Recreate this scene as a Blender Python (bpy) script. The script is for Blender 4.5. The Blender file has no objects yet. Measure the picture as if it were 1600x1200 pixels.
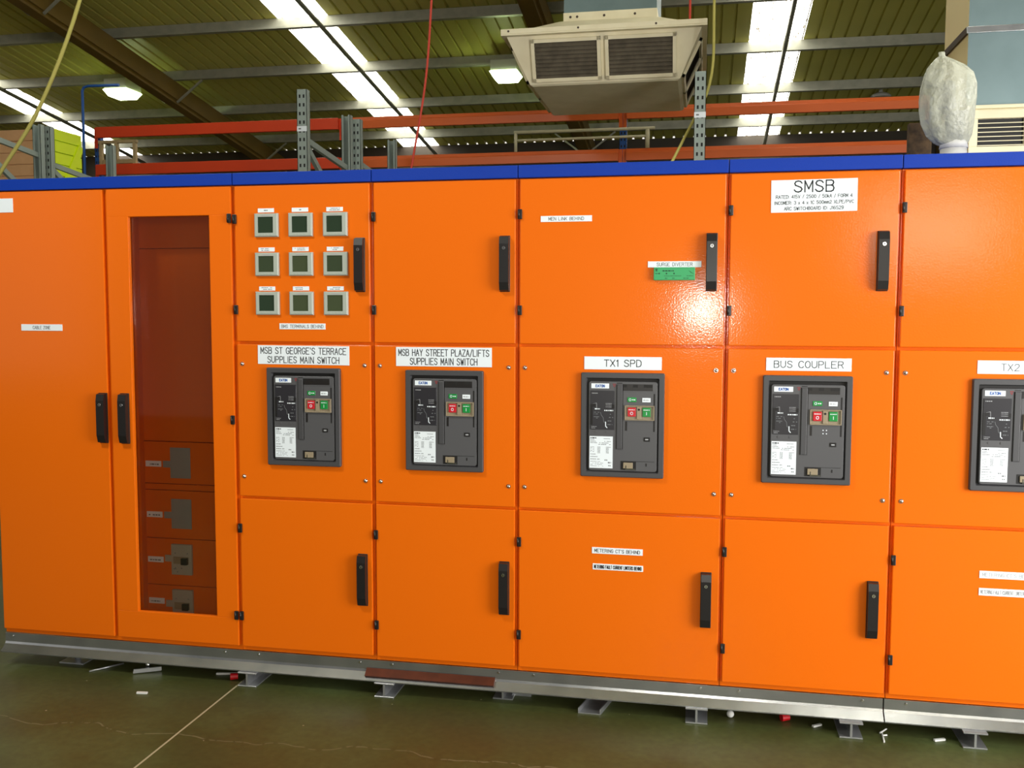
import bpy, bmesh, math, random
from mathutils import Vector, Matrix

random.seed(7)
S = bpy.context.scene
COL = S.collection
R = math.radians

# ------------------------------------------------------------------ camera
CAM_H, CAM_D = 1.586, 3.70
PITCH, ROLL, YAW = 0.0746, 0.0025, 0.1946
_cy, _sy, _cp, _sp = math.cos(YAW), math.sin(YAW), math.cos(PITCH), math.sin(PITCH)
_fw = Vector((-_sy * _cp, _cy * _cp, -_sp))
_r0 = Vector((_cy, _sy, 0.0))
_u0 = _r0.cross(_fw)
_r = _r0 * math.cos(ROLL) + _u0 * math.sin(ROLL)
_u = _u0 * math.cos(ROLL) - _r0 * math.sin(ROLL)
cam_data = bpy.data.cameras.new('camera')
cam_data.sensor_fit = 'HORIZONTAL'
cam_data.sensor_width = 36.0
cam_data.lens = 1498.6 / 1600 * 36.0
cam_data.clip_start = 0.05
cam_data.clip_end = 200
cam = bpy.data.objects.new('camera', cam_data)
COL.objects.link(cam)
cam.matrix_world = Matrix(((_r.x, _u.x, -_fw.x, 0.0), (_r.y, _u.y, -_fw.y, -CAM_D),
                           (_r.z, _u.z, -_fw.z, CAM_H), (0, 0, 0, 1)))
S.camera = cam

# ------------------------------------------------------------------ world, lights, exposure
W = bpy.data.worlds.new('world')
S.world = W
W.use_nodes = True
W.node_tree.nodes['Background'].inputs[0].default_value = (1.0, 0.95, 0.86, 1)
_wn, _wl = W.node_tree.nodes, W.node_tree.links
_tc = _wn.new('ShaderNodeTexCoord')
_sx = _wn.new('ShaderNodeSeparateXYZ')
_wl.new(_tc.outputs['Generated'], _sx.inputs[0])
_mr = _wn.new('ShaderNodeMapRange')            # the sky is brighter beyond the far wall than out of the front doors
_mr.inputs['From Min'].default_value = 0.35
_mr.inputs['From Max'].default_value = 0.85
_mr.inputs['To Min'].default_value = 0.13
_mr.inputs['To Max'].default_value = 1.1
_wl.new(_sx.outputs['Y'], _mr.inputs['Value'])
_wl.new(_mr.outputs[0], _wn['Background'].inputs[1])


def area(name, loc, target, sx, sy, power, color):
    d = bpy.data.lights.new(name, 'AREA')
    d.shape = 'RECTANGLE'
    d.size, d.size_y, d.energy, d.color = sx, sy, power, color
    o = bpy.data.objects.new(name, d)
    COL.objects.link(o)
    o.location = loc
    o.rotation_euler = (Vector(target) - Vector(loc)).to_track_quat('-Z', 'Y').to_euler()
    return o


# daylight through the open roller doors right of and behind the photographer
area('right_door_daylight', (4.0, -2.3, 1.6), (1.2, 0, 0.9), 2.2, 3.0, 275, (1.0, 0.985, 0.96))
area('rear_door_daylight', (6.6, -9.0, 2.4), (0.8, 0, 1.4), 3.4, 3.6, 110, (1.0, 0.97, 0.93))
area('rear_window_daylight', (2.75, -9.0, 2.62), (0.7, 0, 1.8), 1.5, 0.9, 60, (1.0, 0.92, 0.74))
area('added_left_sheen_light', (-7.6, -5.2, 2.2), (-2.5, 0, 1.6), 2.4, 2.6, 14, (1.0, 0.98, 0.95))  # unseen source added for the pale sheen at the board's left edge
area('added_upper_left_light', (-2.9, -2.7, 4.5), (-2.3, 0, 1.9), 0.6, 0.6, 92, (1.0, 0.98, 0.88))  # unseen lamp added so the board's left end fades from top to bottom
# the phone's own flash, right beside its lens
fl = bpy.data.lights.new('phone_flash', 'POINT')
fl.energy = 100
fl.shadow_soft_size = 0.012
fl.color = (1.0, 0.96, 0.86)
flo = bpy.data.objects.new('phone_flash', fl)
COL.objects.link(flo)
flo.location = (0.015, -3.72, 1.60)

S.view_settings.view_transform = 'Standard'
S.view_settings.look = 'None'
S.view_settings.gamma = 1.0
S.view_settings.use_curve_mapping = False
S.view_settings.exposure = 0.0


# ------------------------------------------------------------------ materials
def srgb(r, g, b):
    f = lambda c: (c / 255 / 12.92) if c / 255 <= 0.04045 else ((c / 255 + 0.055) / 1.055) ** 2.4
    return (f(r), f(g), f(b), 1.0)


def mat(name, color, rough=0.5, metal=0.0, coat=0.0, bump=None, vary=None, emit=None, spec=0.5):
    """bump=(scale, strength, distance); vary=(scale, amount 0..1, colour)"""
    m = bpy.data.materials.new(name)
    m.use_nodes = True
    nt = m.node_tree
    p = nt.nodes['Principled BSDF']
    p.inputs['Base Color'].default_value = color
    p.inputs['Roughness'].default_value = rough
    p.inputs['Metallic'].default_value = metal
    p.inputs['Coat Weight'].default_value = coat
    p.inputs['Coat Roughness'].default_value = 0.11
    p.inputs['Specular IOR Level'].default_value = spec
    tc = None
    if bump or vary:
        tc = nt.nodes.new('ShaderNodeTexCoord')
    if bump:
        n = nt.nodes.new('ShaderNodeTexNoise')
        n.inputs['Scale'].default_value = bump[0]
        n.inputs['Detail'].default_value = 2.0
        b = nt.nodes.new('ShaderNodeBump')
        b.inputs['Strength'].default_value = bump[1]
        b.inputs['Distance'].default_value = bump[2]
        nt.links.new(tc.outputs['Object'], n.inputs['Vector'])
        nt.links.new(n.outputs['Fac'], b.inputs['Height'])
        nt.links.new(b.outputs['Normal'], p.inputs['Normal'])
        nt.links.new(b.outputs['Normal'], p.inputs['Coat Normal'])
    if vary:
        n = nt.nodes.new('ShaderNodeTexNoise')
        n.inputs['Scale'].default_value = vary[0]
        n.inputs['Detail'].default_value = 5.0
        r = nt.nodes.new('ShaderNodeValToRGB')
        r.color_ramp.elements[0].position = 0.38
        r.color_ramp.elements[0].color = color
        r.color_ramp.elements[1].position = 0.68
        c2 = vary[2]
        r.color_ramp.elements[1].color = tuple(color[i] * (1 - vary[1]) + c2[i] * vary[1] for i in range(3)) + (1,)
        nt.links.new(tc.outputs['Object'], n.inputs['Vector'])
        nt.links.new(n.outputs['Fac'], r.inputs['Fac'])
        nt.links.new(r.outputs['Color'], p.inputs['Base Color'])
    if emit:
        p.inputs['Emission Color'].default_value = emit[0]
        p.inputs['Emission Strength'].default_value = emit[1]
    return m


ORANGE = (0.83, 0.152, 0.0025, 1)
M = {}
M['orange'] = mat('orange_powder_coat', ORANGE, 0.45, coat=0.38, bump=(150, 0.26, 0.0010), spec=0.10)
M['blue'] = mat('blue_powder_coat', srgb(6, 54, 160), 0.45, bump=(420, 0.7, 0.001), spec=0.25)
M['black'] = mat('black_plastic', srgb(30, 27, 27), 0.38)
M['void'] = mat('dark_recess_plastic', srgb(14, 11, 11), 0.6)
M['charcoal'] = mat('charcoal_plastic', srgb(84, 84, 87), 0.42)
M['bezel'] = mat('dark_grey_plastic', srgb(70, 70, 73), 0.45)
M['trip'] = mat('trip_unit_plastic', srgb(44, 43, 48), 0.35)
M['white'] = mat('engraved_white_plastic', srgb(236, 245, 252), 0.45)
M['ink'] = mat('black_engraving', srgb(44, 46, 52), 0.6)
M['greyink'] = mat('grey_print', srgb(118, 122, 126), 0.6)
M['paleink'] = mat('pale_grey_print', srgb(168, 170, 174), 0.6)
M['blueink'] = mat('blue_logo_print', srgb(26, 88, 176), 0.6)
M['redink'] = mat('red_print', srgb(165, 40, 48), 0.6)
M['red'] = mat('red_button_plastic', srgb(196, 28, 40), 0.35)
M['green'] = mat('green_button_plastic', srgb(24, 138, 62), 0.35)
M['brass'] = mat('beige_button_guard', srgb(150, 136, 112), 0.4)
M['chrome'] = mat('chrome', srgb(225, 225, 225), 0.16, metal=1.0)
M['meter'] = mat('grey_meter_plastic', srgb(172, 180, 170), 0.45)
M['screen_a'] = mat('meter_glass_dark_green', srgb(44, 60, 44), 0.12)
M['screen_b'] = mat('meter_glass_green', srgb(58, 70, 50), 0.12)
M['screen_c'] = mat('meter_glass_olive', srgb(68, 78, 54), 0.12)
M['spd'] = mat('green_module_plastic', srgb(48, 162, 98), 0.45)
M['spdink'] = mat('dark_green_print', srgb(14, 62, 40), 0.6)
M['plate'] = mat('grey_blank_plate', srgb(150, 150, 146), 0.5)
M['mccb'] = mat('pale_grey_breaker_plastic', srgb(176, 172, 158), 0.5)
M['galv'] = mat('galvanised_steel', srgb(176, 178, 178), 0.27, metal=0.85, bump=(60, 0.05, 0.002), vary=(9, 0.5, srgb(140, 144, 146)))
M['alu'] = mat('aluminium', srgb(196, 198, 200), 0.34, metal=0.8, vary=(14, 0.4, srgb(150, 152, 160)))
M['purlin'] = mat('galvanised_purlin', srgb(176, 176, 160), 0.42, metal=0.3, vary=(7, 0.6, srgb(146, 148, 134)))
M['roof'] = mat('olive_roof_sheet', srgb(204, 198, 104), 0.5, vary=(1.3, 0.4, srgb(184, 182, 94)))
M['rafter'] = mat('brown_rafter_paint', srgb(124, 98, 36), 0.5, vary=(2.2, 0.5, srgb(104, 84, 30)))
M['wallb'] = mat('brown_wall_cladding', srgb(70, 62, 52), 0.6)
M['rackgrey'] = mat('grey_green_rack_paint', srgb(150, 164, 158), 0.5)
M['rackhole'] = mat('rack_slot_dark', srgb(26, 28, 28), 0.8)
M['rackblue'] = mat('blue_rack_paint', srgb(26, 84, 160), 0.5)
M['beamred'] = mat('red_orange_beam_paint', srgb(216, 66, 24), 0.42)
M['beamorange'] = mat('orange_beam_paint', srgb(214, 98, 34), 0.38)
M['cream'] = mat('cream_diffuser_paint', srgb(240, 232, 200), 0.5, vary=(5, 0.35, srgb(214, 202, 164)))
M['creamtube'] = mat('cream_tube_paint', srgb(190, 184, 150), 0.5)
M['grille'] = mat('brown_dusty_grille', srgb(92, 84, 68), 0.8, vary=(12, 0.6, srgb(62, 54, 42)))
M['duct'] = mat('galvanised_duct', srgb(118, 138, 140), 0.45, metal=0.55, bump=(30, 0.05, 0.002), vary=(6, 0.5, srgb(104, 124, 126)))
M['ductcream'] = mat('yellow_lit_duct_side', srgb(252, 232, 172), 0.55)  # cream tone includes the yellow light falling on this side
M['strap'] = mat('dark_brown_duct_joint', srgb(70, 56, 42), 0.6)
M['peach'] = mat('peach_timber_boards', srgb(240, 188, 134), 0.6, vary=(5, 0.5, srgb(222, 166, 112)))
M['lime'] = mat('lamp_lit_lime_boards', srgb(232, 255, 4), 0.55)  # green-yellow lamp light on the side boards, put into their colour
M['timber'] = mat('pale_timber', srgb(172, 150, 108), 0.65, vary=(14, 0.5, srgb(140, 116, 78)))
M['brown'] = mat('brown_board', srgb(104, 80, 52), 0.7, vary=(30, 0.9, srgb(52, 38, 24)))
M['ropeyellow'] = mat('yellow_green_rope', srgb(196, 188, 100), 0.7)
M['cordred'] = mat('red_cord', srgb(206, 66, 46), 0.6)
M['copper'] = mat('brown_copper_bar', srgb(112, 62, 46), 0.32, metal=0.7, vary=(16, 0.5, srgb(76, 46, 38)))
M['redplastic'] = mat('red_cap_plastic', srgb(205, 18, 30), 0.4)
M['tie'] = mat('white_plastic_offcut', srgb(226, 226, 222), 0.5)
M['lamphouse'] = mat('pale_lamp_housing', srgb(206, 210, 200), 0.5)
M['lens'] = mat('glowing_lamp_lens', srgb(230, 240, 200), 0.4, emit=((0.80, 1.0, 0.50, 1), 18.0))
M['lensoff'] = mat('unlit_reflector', srgb(206, 204, 200), 0.4)


def skylight_mat():
    m = bpy.data.materials.new('translucent_skylight_sheet')
    m.use_nodes = True
    nt = m.node_tree
    p = nt.nodes['Principled BSDF']
    tc = nt.nodes.new('ShaderNodeTexCoord')
    mp = nt.nodes.new('ShaderNodeMapping')
    mp.inputs['Scale'].default_value = (60, 7, 1)
    n = nt.nodes.new('ShaderNodeTexNoise')
    n.inputs['Scale'].default_value = 1.0
    n.inputs['Detail'].default_value = 3
    r = nt.nodes.new('ShaderNodeValToRGB')
    r.color_ramp.elements[0].position = 0.37
    r.color_ramp.elements[0].color = (0.045, 0.034, 0.018, 1)
    r.color_ramp.elements[1].position = 0.455
    r.color_ramp.elements[1].color = (1.0, 0.97, 0.88, 1)
    nt.links.new(tc.outputs['Object'], mp.inputs['Vector'])
    nt.links.new(mp.outputs['Vector'], n.inputs['Vector'])
    nt.links.new(n.outputs['Fac'], r.inputs['Fac'])
    # the ribs and side laps of the sheet let less daylight through
    sx = nt.nodes.new('ShaderNodeSeparateXYZ')
    nt.links.new(tc.outputs['Object'], sx.inputs[0])
    d = nt.nodes.new('ShaderNodeMath')
    d.operation = 'PINGPONG'
    d.inputs[1].default_value = 0.096
    nt.links.new(sx.outputs['X'], d.inputs[0])
    mr = nt.nodes.new('ShaderNodeMapRange')
    mr.inputs['From Min'].default_value = 0.005
    mr.inputs['From Max'].default_value = 0.016
    mr.inputs['To Min'].default_value = 0.03
    mr.inputs['To Max'].default_value = 1.0
    nt.links.new(d.outputs[0], mr.inputs['Value'])
    mu = nt.nodes.new('ShaderNodeMixRGB')
    mu.blend_type = 'MULTIPLY'
    mu.inputs[0].default_value = 1.0
    nt.links.new(r.outputs['Color'], mu.inputs[1])
    nt.links.new(mr.outputs[0], mu.inputs[2])
    nt.links.new(mu.outputs[0], p.inputs['Emission Color'])
    p.inputs['Base Color'].default_value = (0.7, 0.68, 0.6, 1)
    p.inputs['Emission Strength'].default_value = 7.5
    return m


M['skylight'] = skylight_mat()


def glass_mat():
    m = bpy.data.materials.new('smoked_window_pane')
    m.use_nodes = True
    nt = m.node_tree
    out = nt.nodes['Material Output']
    for n in list(nt.nodes):
        if n != out:
            nt.nodes.remove(n)
    t = nt.nodes.new('ShaderNodeBsdfTransparent')
    t.inputs[0].default_value = (0.93, 0.90, 0.86, 1)
    g = nt.nodes.new('ShaderNodeBsdfGlossy')
    g.inputs['Roughness'].default_value = 0.04
    f = nt.nodes.new('ShaderNodeFresnel')
    f.inputs['IOR'].default_value = 1.49
    x = nt.nodes.new('ShaderNodeMixShader')
    nt.links.new(f.outputs[0], x.inputs[0])
    nt.links.new(t.outputs[0], x.inputs[1])
    nt.links.new(g.outputs[0], x.inputs[2])
    nt.links.new(x.outputs[0], out.inputs['Surface'])
    return m


M['glass'] = glass_mat()


def bag_mat():
    m = bpy.data.materials.new('milky_plastic_film')
    m.use_nodes = True
    nt = m.node_tree
    p = nt.nodes['Principled BSDF']
    p.inputs['Base Color'].default_value = srgb(216, 218, 198)
    p.inputs['Roughness'].default_value = 0.22
    p.inputs['Transmission Weight'].default_value = 0.0
    p.inputs['Subsurface Weight'].default_value = 0.0
    out = nt.nodes['Material Output']
    t = nt.nodes.new('ShaderNodeBsdfTransparent')
    lw = nt.nodes.new('ShaderNodeLayerWeight')
    lw.inputs['Blend'].default_value = 0.35
    mr = nt.nodes.new('ShaderNodeMapRange')
    mr.inputs['To Min'].default_value = 0.56
    mr.inputs['To Max'].default_value = 0.98
    nt.links.new(lw.outputs['Facing'], mr.inputs['Value'])
    x = nt.nodes.new('ShaderNodeMixShader')
    nt.links.new(mr.outputs[0], x.inputs[0])
    nt.links.new(t.outputs[0], x.inputs[1])
    nt.links.new(p.outputs[0], x.inputs[2])
    nt.links.new(x.outputs[0], out.inputs['Surface'])
    n = nt.nodes.new('ShaderNodeTexNoise')
    n.inputs['Scale'].default_value = 22
    n.inputs['Detail'].default_value = 4
    tc = nt.nodes.new('ShaderNodeTexCoord')
    b = nt.nodes.new('ShaderNodeBump')
    b.inputs['Strength'].default_value = 0.7
    b.inputs['Distance'].default_value = 0.03
    nt.links.new(tc.outputs['Object'], n.inputs['Vector'])
    nt.links.new(n.outputs['Fac'], b.inputs['Height'])
    nt.links.new(b.outputs['Normal'], p.inputs['Normal'])
    return m


M['bag'] = bag_mat()


def floor_mat():
    m = bpy.data.materials.new('stained_concrete_floor')
    m.use_nodes = True
    nt = m.node_tree
    N, L = nt.nodes, nt.links
    p = N['Principled BSDF']
    tc = N.new('ShaderNodeTexCoord')
    n1 = N.new('ShaderNodeTexNoise')
    n1.inputs['Scale'].default_value = 1.6
    n1.inputs['Detail'].default_value = 7
    L.new(tc.outputs['Object'], n1.inputs['Vector'])
    r1 = N.new('ShaderNodeValToRGB')
    e = r1.color_ramp.elements
    e[0].position, e[0].color = 0.34, srgb(70, 68, 36)
    e[1].position, e[1].color = 0.66, srgb(80, 90, 52)
    k = r1.color_ramp.elements.new(0.48)
    k.color = srgb(70, 74, 38)
    L.new(n1.outputs['Fac'], r1.inputs['Fac'])
    # fine mottling
    n2 = N.new('ShaderNodeTexNoise')
    n2.inputs['Scale'].default_value = 34
    n2.inputs['Detail'].default_value = 6
    L.new(tc.outputs['Object'], n2.inputs['Vector'])
    mx = N.new('ShaderNodeMixRGB')
    mx.blend_type = 'OVERLAY'
    mx.inputs[0].default_value = 0.35
    L.new(r1.outputs['Color'], mx.inputs[1])
    L.new(n2.outputs['Fac'], mx.inputs[2])
    # saw-cut joint running away from the photographer, plus a wandering hair crack
    sp = N.new('ShaderNodeSeparateXYZ')
    L.new(tc.outputs['Object'], sp.inputs[0])

    def math_(op, a, b=None):
        q = N.new('ShaderNodeMath')
        q.operation = op
        for i, v in enumerate((a, b)):
            if v is None:
                continue
            if isinstance(v, (int, float)):
                q.inputs[i].default_value = v
            else:
                L.new(v, q.inputs[i])
        return q.outputs[0]

    joint = math_('LESS_THAN', math_('ABSOLUTE', math_('ADD', sp.outputs['X'], 1.912)), 0.0042)
    nw = N.new('ShaderNodeTexNoise')
    nw.inputs['Scale'].default_value = 2.3
    nw.inputs['Detail'].default_value = 3
    L.new(tc.outputs['Object'], nw.inputs['Vector'])
    yy = math_('ADD', sp.outputs['Y'], math_('MULTIPLY', math_('SUBTRACT', nw.outputs['Fac'], 0.5), 0.30))
    crack = math_('LESS_THAN', math_('ABSOLUTE', math_('ADD', yy, 0.50)), 0.0032)
    crack = math_('MULTIPLY', crack, math_('GREATER_THAN', n2.outputs['Fac'], 0.44))
    vo = N.new('ShaderNodeTexVoronoi')
    vo.inputs['Scale'].default_value = 7
    L.new(tc.outputs['Object'], vo.inputs['Vector'])
    speck = math_('LESS_THAN', vo.outputs['Distance'], 0.028)
    lines = math_('MAXIMUM', math_('MULTIPLY', joint, 0.6), math_('MAXIMUM', math_('MULTIPLY', crack, 0.12), math_('MULTIPLY', speck, 0.45)))
    m2 = N.new('ShaderNodeMixRGB')
    L.new(lines, m2.inputs[0])
    L.new(mx.outputs[0], m2.inputs[1])
    m2.inputs[2].default_value = srgb(214, 204, 170)
    L.new(m2.outputs[0], p.inputs['Base Color'])
    p.inputs['Specular IOR Level'].default_value = 0.35
    rr = N.new('ShaderNodeMapRange')
    rr.inputs['To Min'].default_value = 0.34
    rr.inputs['To Max'].default_value = 0.55
    L.new(n1.outputs['Fac'], rr.inputs['Value'])
    L.new(rr.outputs[0], p.inputs['Roughness'])
    return m


M['floor'] = floor_mat()

# ------------------------------------------------------------------ single-stroke engraving letters on a 4 x 6 grid
G = {
    'A': ['0,0 2,6 4,0', '.75,2.2 3.25,2.2'], 'B': ['0,0 0,6 2.6,6 3.5,5.6 3.8,4.7 3.5,3.8 2.6,3.3 0,3.3', '2.6,3.3 3.6,2.8 4,1.7 3.6,.5 2.6,0 0,0'],
    'C': ['4,4.8 3.4,5.7 2.2,6 1,5.6 .2,4.4 0,3 .2,1.6 1,.4 2.2,0 3.4,.3 4,1.2'], 'D': ['0,0 0,6 2,6 3.3,5.5 4,4.2 4,1.8 3.3,.5 2,0 0,0'],
    'E': ['4,0 0,0 0,6 4,6', '0,3.2 3,3.2'], 'F': ['0,0 0,6 4,6', '0,3.2 3,3.2'],
    'G': ['4,4.8 3.4,5.7 2.2,6 1,5.6 .2,4.4 0,3 .2,1.6 1,.4 2.2,0 3.4,.4 4,1.4 4,2.7 2.4,2.7'], 'H': ['0,0 0,6', '4,0 4,6', '0,3.2 4,3.2'],
    'I': ['.5,0 .5,6'], 'J': ['3,6 3,1.4 2.5,.3 1.5,0 .5,.3 0,1.4'], 'K': ['0,0 0,6', '4,6 0,2.4', '1.4,3.6 4,0'], 'L': ['0,6 0,0 3.6,0'],
    'M': ['0,0 0,6 2,1.6 4,6 4,0'], 'N': ['0,0 0,6 4,0 4,6'], 'O': ['2,6 .8,5.5 .1,4.3 0,3 .1,1.7 .8,.5 2,0 3.2,.5 3.9,1.7 4,3 3.9,4.3 3.2,5.5 2,6'],
    'P': ['0,0 0,6 2.6,6 3.6,5.6 4,4.5 3.6,3.4 2.6,2.9 0,2.9'], 'R': ['0,0 0,6 2.6,6 3.6,5.6 4,4.5 3.6,3.4 2.6,3 0,3', '2.4,3 4,0'],
    'S': ['3.9,4.8 3.2,5.7 2,6 .8,5.7 .2,4.7 .6,3.7 2,3.1 3.4,2.5 4,1.5 3.3,.4 2,0 .8,.3 0,1.2'], 'T': ['2,0 2,6', '0,6 4,6'],
    'U': ['0,6 0,1.8 .7,.5 2,0 3.3,.5 4,1.8 4,6'], 'V': ['0,6 2,0 4,6'], 'W': ['0,6 1,0 2,4.6 3,0 4,6'], 'X': ['0,0 4,6', '0,6 4,0'], 'Y': ['0,6 2,3 4,6', '2,3 2,0'],
    'Z': ['0,6 4,6 0,0 4,0'], '0': ['2,6 .6,5.2 0,3.8 0,2.2 .6,.8 2,0 3.4,.8 4,2.2 4,3.8 3.4,5.2 2,6'], '1': ['.2,4.8 1.2,6 1.2,0'],
    '2': ['.1,4.6 .7,5.6 2,6 3.3,5.6 3.8,4.5 3.3,3.3 0,0 4,0'], '3': ['.2,5.2 1,5.8 2,6 3.2,5.6 3.7,4.6 3.2,3.5 1.8,3.2', '3.2,3.3 4,1.8 3.3,.5 2,0 .8,.3 0,1.1'],
    '4': ['3,0 3,6 0,1.8 4,1.8'], '5': ['3.6,6 .5,6 .2,3.4 1.8,3.8 3.3,3.3 4,2 3.4,.6 2,0 .7,.3 0,1.1'],
    '6': ['3.6,5.4 2.2,6 .8,5.2 0,3.2 .2,1.2 1.4,0 2.8,.1 4,1.2 3.8,2.8 2.6,3.6 1,3.2 .1,2'], '8': ['2,3.3 .6,4 .5,5.2 2,6 3.5,5.2 3.4,4 2,3.3 .2,2.2 .3,.8 2,0 3.7,.8 3.8,2.2 2,3.3'],
    '9': ['.4,.6 1.8,0 3.2,.8 4,2.8 3.8,4.8 2.6,6 1.2,5.9 0,4.8 .2,3.2 1.4,2.4 3,2.8 3.9,4'], '/': ['0,-.4 3,6.4'], ':': ['.4,.8 .4,1.5', '.4,3.6 .4,4.3'], "'": ['.5,6.2 .5,4.8'],
    'k': ['0,0 0,6', '3,4 0,1.6', '1,2.4 3,0'], 'x': ['0,0 3,4', '0,4 3,0'], 'm': ['0,0 0,4', '0,3 .8,4 1.6,4 2,3.2 2,0', '2,3 2.8,4 3.6,4 4,3.2 4,0'],
}
NARROW = {'I': 1.0, 'J': 3.0, '1': 1.6, '/': 3.0, ':': .8, "'": 1.0, 'k': 3.0, 'x': 3.0, 'L': 3.6, ' ': 2.4}


class MB:
    """collects shapes and links them as one mesh object"""

    def __init__(self):
        self.v, self.f, self.m, self.s = [], [], [], []

    def face(self, pts, mi=0, smooth=False):
        b = len(self.v)
        self.v += [tuple(p) for p in pts]
        self.f.append(tuple(range(b, b + len(pts))))
        self.m.append(mi)
        self.s.append(smooth)

    def add_bm(self, bm, mi=0, smooth=False):
        b = len(self.v)
        bm.verts.index_update()
        self.v += [tuple(v.co) for v in bm.verts]
        for f in bm.faces:
            self.f.append(tuple(b + v.index for v in f.verts))
            self.m.append(mi)
            self.s.append(smooth)
        bm.free()

    def box(self, x0, x1, y0, y1, z0, z1, mi=0, bev=0.0, seg=2):
        bm = bmesh.new()
        bmesh.ops.create_cube(bm, size=1.0)
        for v in bm.verts:
            v.co = Vector(((x0 + x1) / 2 + v.co.x * (x1 - x0), (y0 + y1) / 2 + v.co.y * (y1 - y0), (z0 + z1) / 2 + v.co.z * (z1 - z0)))
        if bev > 0:
            bmesh.ops.bevel(bm, geom=list(bm.edges), offset=bev, segments=seg, affect='EDGES', profile=0.5)
        self.add_bm(bm, mi)

    def bar(self, a, b, w, h, mi=0, up=(0, 0, 1)):
        """rectangular bar from a to b: w across, h along up"""
        a, b = Vector(a), Vector(b)
        d = (b - a).normalized()
        u = Vector(up)
        if abs(d.dot(u)) > 0.98:
            u = Vector((0, 1, 0))
        s = d.cross(u).normalized()
        u = s.cross(d).normalized()
        c = [s * (w / 2 * i) + u * (h / 2 * j) for i, j in ((-1, -1), (1, -1), (1, 1), (-1, 1))]
        A, B = [a + q for q in c], [b + q for q in c]
        for i in range(4):
            j = (i + 1) % 4
            self.face([A[i], A[j], B[j], B[i]], mi)
        self.face(A[::-1], mi)
        self.face(B, mi)

    def prism(self, prof, axis, t0, t1, mi=0, smooth=False):
        """closed profile swept along an axis; profile coordinates are the other two axes in xyz order"""
        def P(p, t):
            return {'x': (t, p[0], p[1]), 'y': (p[0], t, p[1]), 'z': (p[0], p[1], t)}[axis]
        n = len(prof)
        for i in range(n):
            j = (i + 1) % n
            self.face([P(prof[i], t0), P(prof[j], t0), P(prof[j], t1), P(prof[i], t1)], mi, smooth)
        self.face([P(p, t0) for p in prof[::-1]], mi)
        self.face([P(p, t1) for p in prof], mi)

    def cyl(self, c, axis, r, h, mi=0, n=20, r2=None):
        c = Vector(c)
        r2 = r if r2 is None else r2
        ax = {'x': Vector((1, 0, 0)), 'y': Vector((0, 1, 0)), 'z': Vector((0, 0, 1))}[axis]
        p = Vector((0, 0, 1)) if axis != 'z' else Vector((1, 0, 0))
        q = ax.cross(p)
        A = [c + (p * math.cos(2 * math.pi * i / n) + q * math.sin(2 * math.pi * i / n)) * r for i in range(n)]
        B = [c + ax * h + (p * math.cos(2 * math.pi * i / n) + q * math.sin(2 * math.pi * i / n)) * r2 for i in range(n)]
        for i in range(n):
            j = (i + 1) % n
            self.face([A[i], A[j], B[j], B[i]], mi, True)
        self.face(A[::-1], mi)
        self.face(B, mi)

    def dome(self, c, r, h, mi=0, n=16, rings=5, d=-1):
        """low dome bulging along d * Y"""
        c = Vector(c)
        prev = None
        for k in range(rings + 1):
            a = math.pi / 2 * k / rings
            rr, yy = r * math.cos(a), h * math.sin(a) * d
            ring = [c + Vector((rr * math.cos(2 * math.pi * i / n), yy, rr * math.sin(2 * math.pi * i / n))) for i in range(n)]
            if prev:
                for i in range(n):
                    j = (i + 1) % n
                    self.face([prev[i], prev[j], ring[j], ring[i]], mi, True)
            prev = ring

    def ball(self, c, r, mi=0, sc=(1, 1, 1)):
        bm = bmesh.new()
        bmesh.ops.create_uvsphere(bm, u_segments=18, v_segments=12, radius=r)
        for v in bm.verts:
            v.co = Vector((v.co.x * sc[0] + c[0], v.co.y * sc[1] + c[1], v.co.z * sc[2] + c[2]))
        self.add_bm(bm, mi, True)

    def tube(self, pts, r, mi=0, n=8):
        pts = [Vector(p) for p in pts]
        rings = []
        for i, p in enumerate(pts):
            d = (pts[min(i + 1, len(pts) - 1)] - pts[max(i - 1, 0)]).normalized()
            u = Vector((0, 1, 0)) if abs(d.y) < 0.9 else Vector((0, 0, 1))
            s = d.cross(u).normalized()
            u = s.cross(d)
            rings.append([p + s * (r * math.cos(2 * math.pi * k / n)) + u * (r * math.sin(2 * math.pi * k / n)) for k in range(n)])
        for a, b in zip(rings, rings[1:]):
            for k in range(n):
                j = (k + 1) % n
                self.face([a[k], a[j], b[j], b[k]], mi, True)
        self.face(rings[0][::-1], mi)
        self.face(rings[-1], mi)

    def seg(self, x0, z0, x1, z1, w, y, mi):
        d = Vector((x1 - x0, 0, z1 - z0))
        if d.length < 1e-7:
            return
        d.normalize()
        n = Vector((-d.z, 0, d.x)) * (w / 2)
        e = d * (w * 0.4)
        a, b = Vector((x0, y, z0)) - e, Vector((x1, y, z1)) + e
        self.face([a - n, b - n, b + n, a + n], mi)

    def text(self, s, cx, cz, h, width, w, y, mi=1):
        """engraved line centred on (cx, cz), letter height h, squeezed to the given total width"""
        adv = [(NARROW.get(c, 4.0) + 1.5) for c in s]
        tot = sum(adv) - 1.5
        kx, kz = width / tot, h / 6.0
        x = cx - width / 2
        for c, a in zip(s, adv):
            for st in G.get(c, []):
                pt = [tuple(float(q) for q in t.split(',')) for t in st.split()]
                for (ax, az), (bx, bz) in zip(pt, pt[1:]):
                    self.seg(x + ax * kx, cz - h / 2 + az * kz, x + bx * kx, cz - h / 2 + bz * kz, w, y, mi)
            x += a * kx

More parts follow.
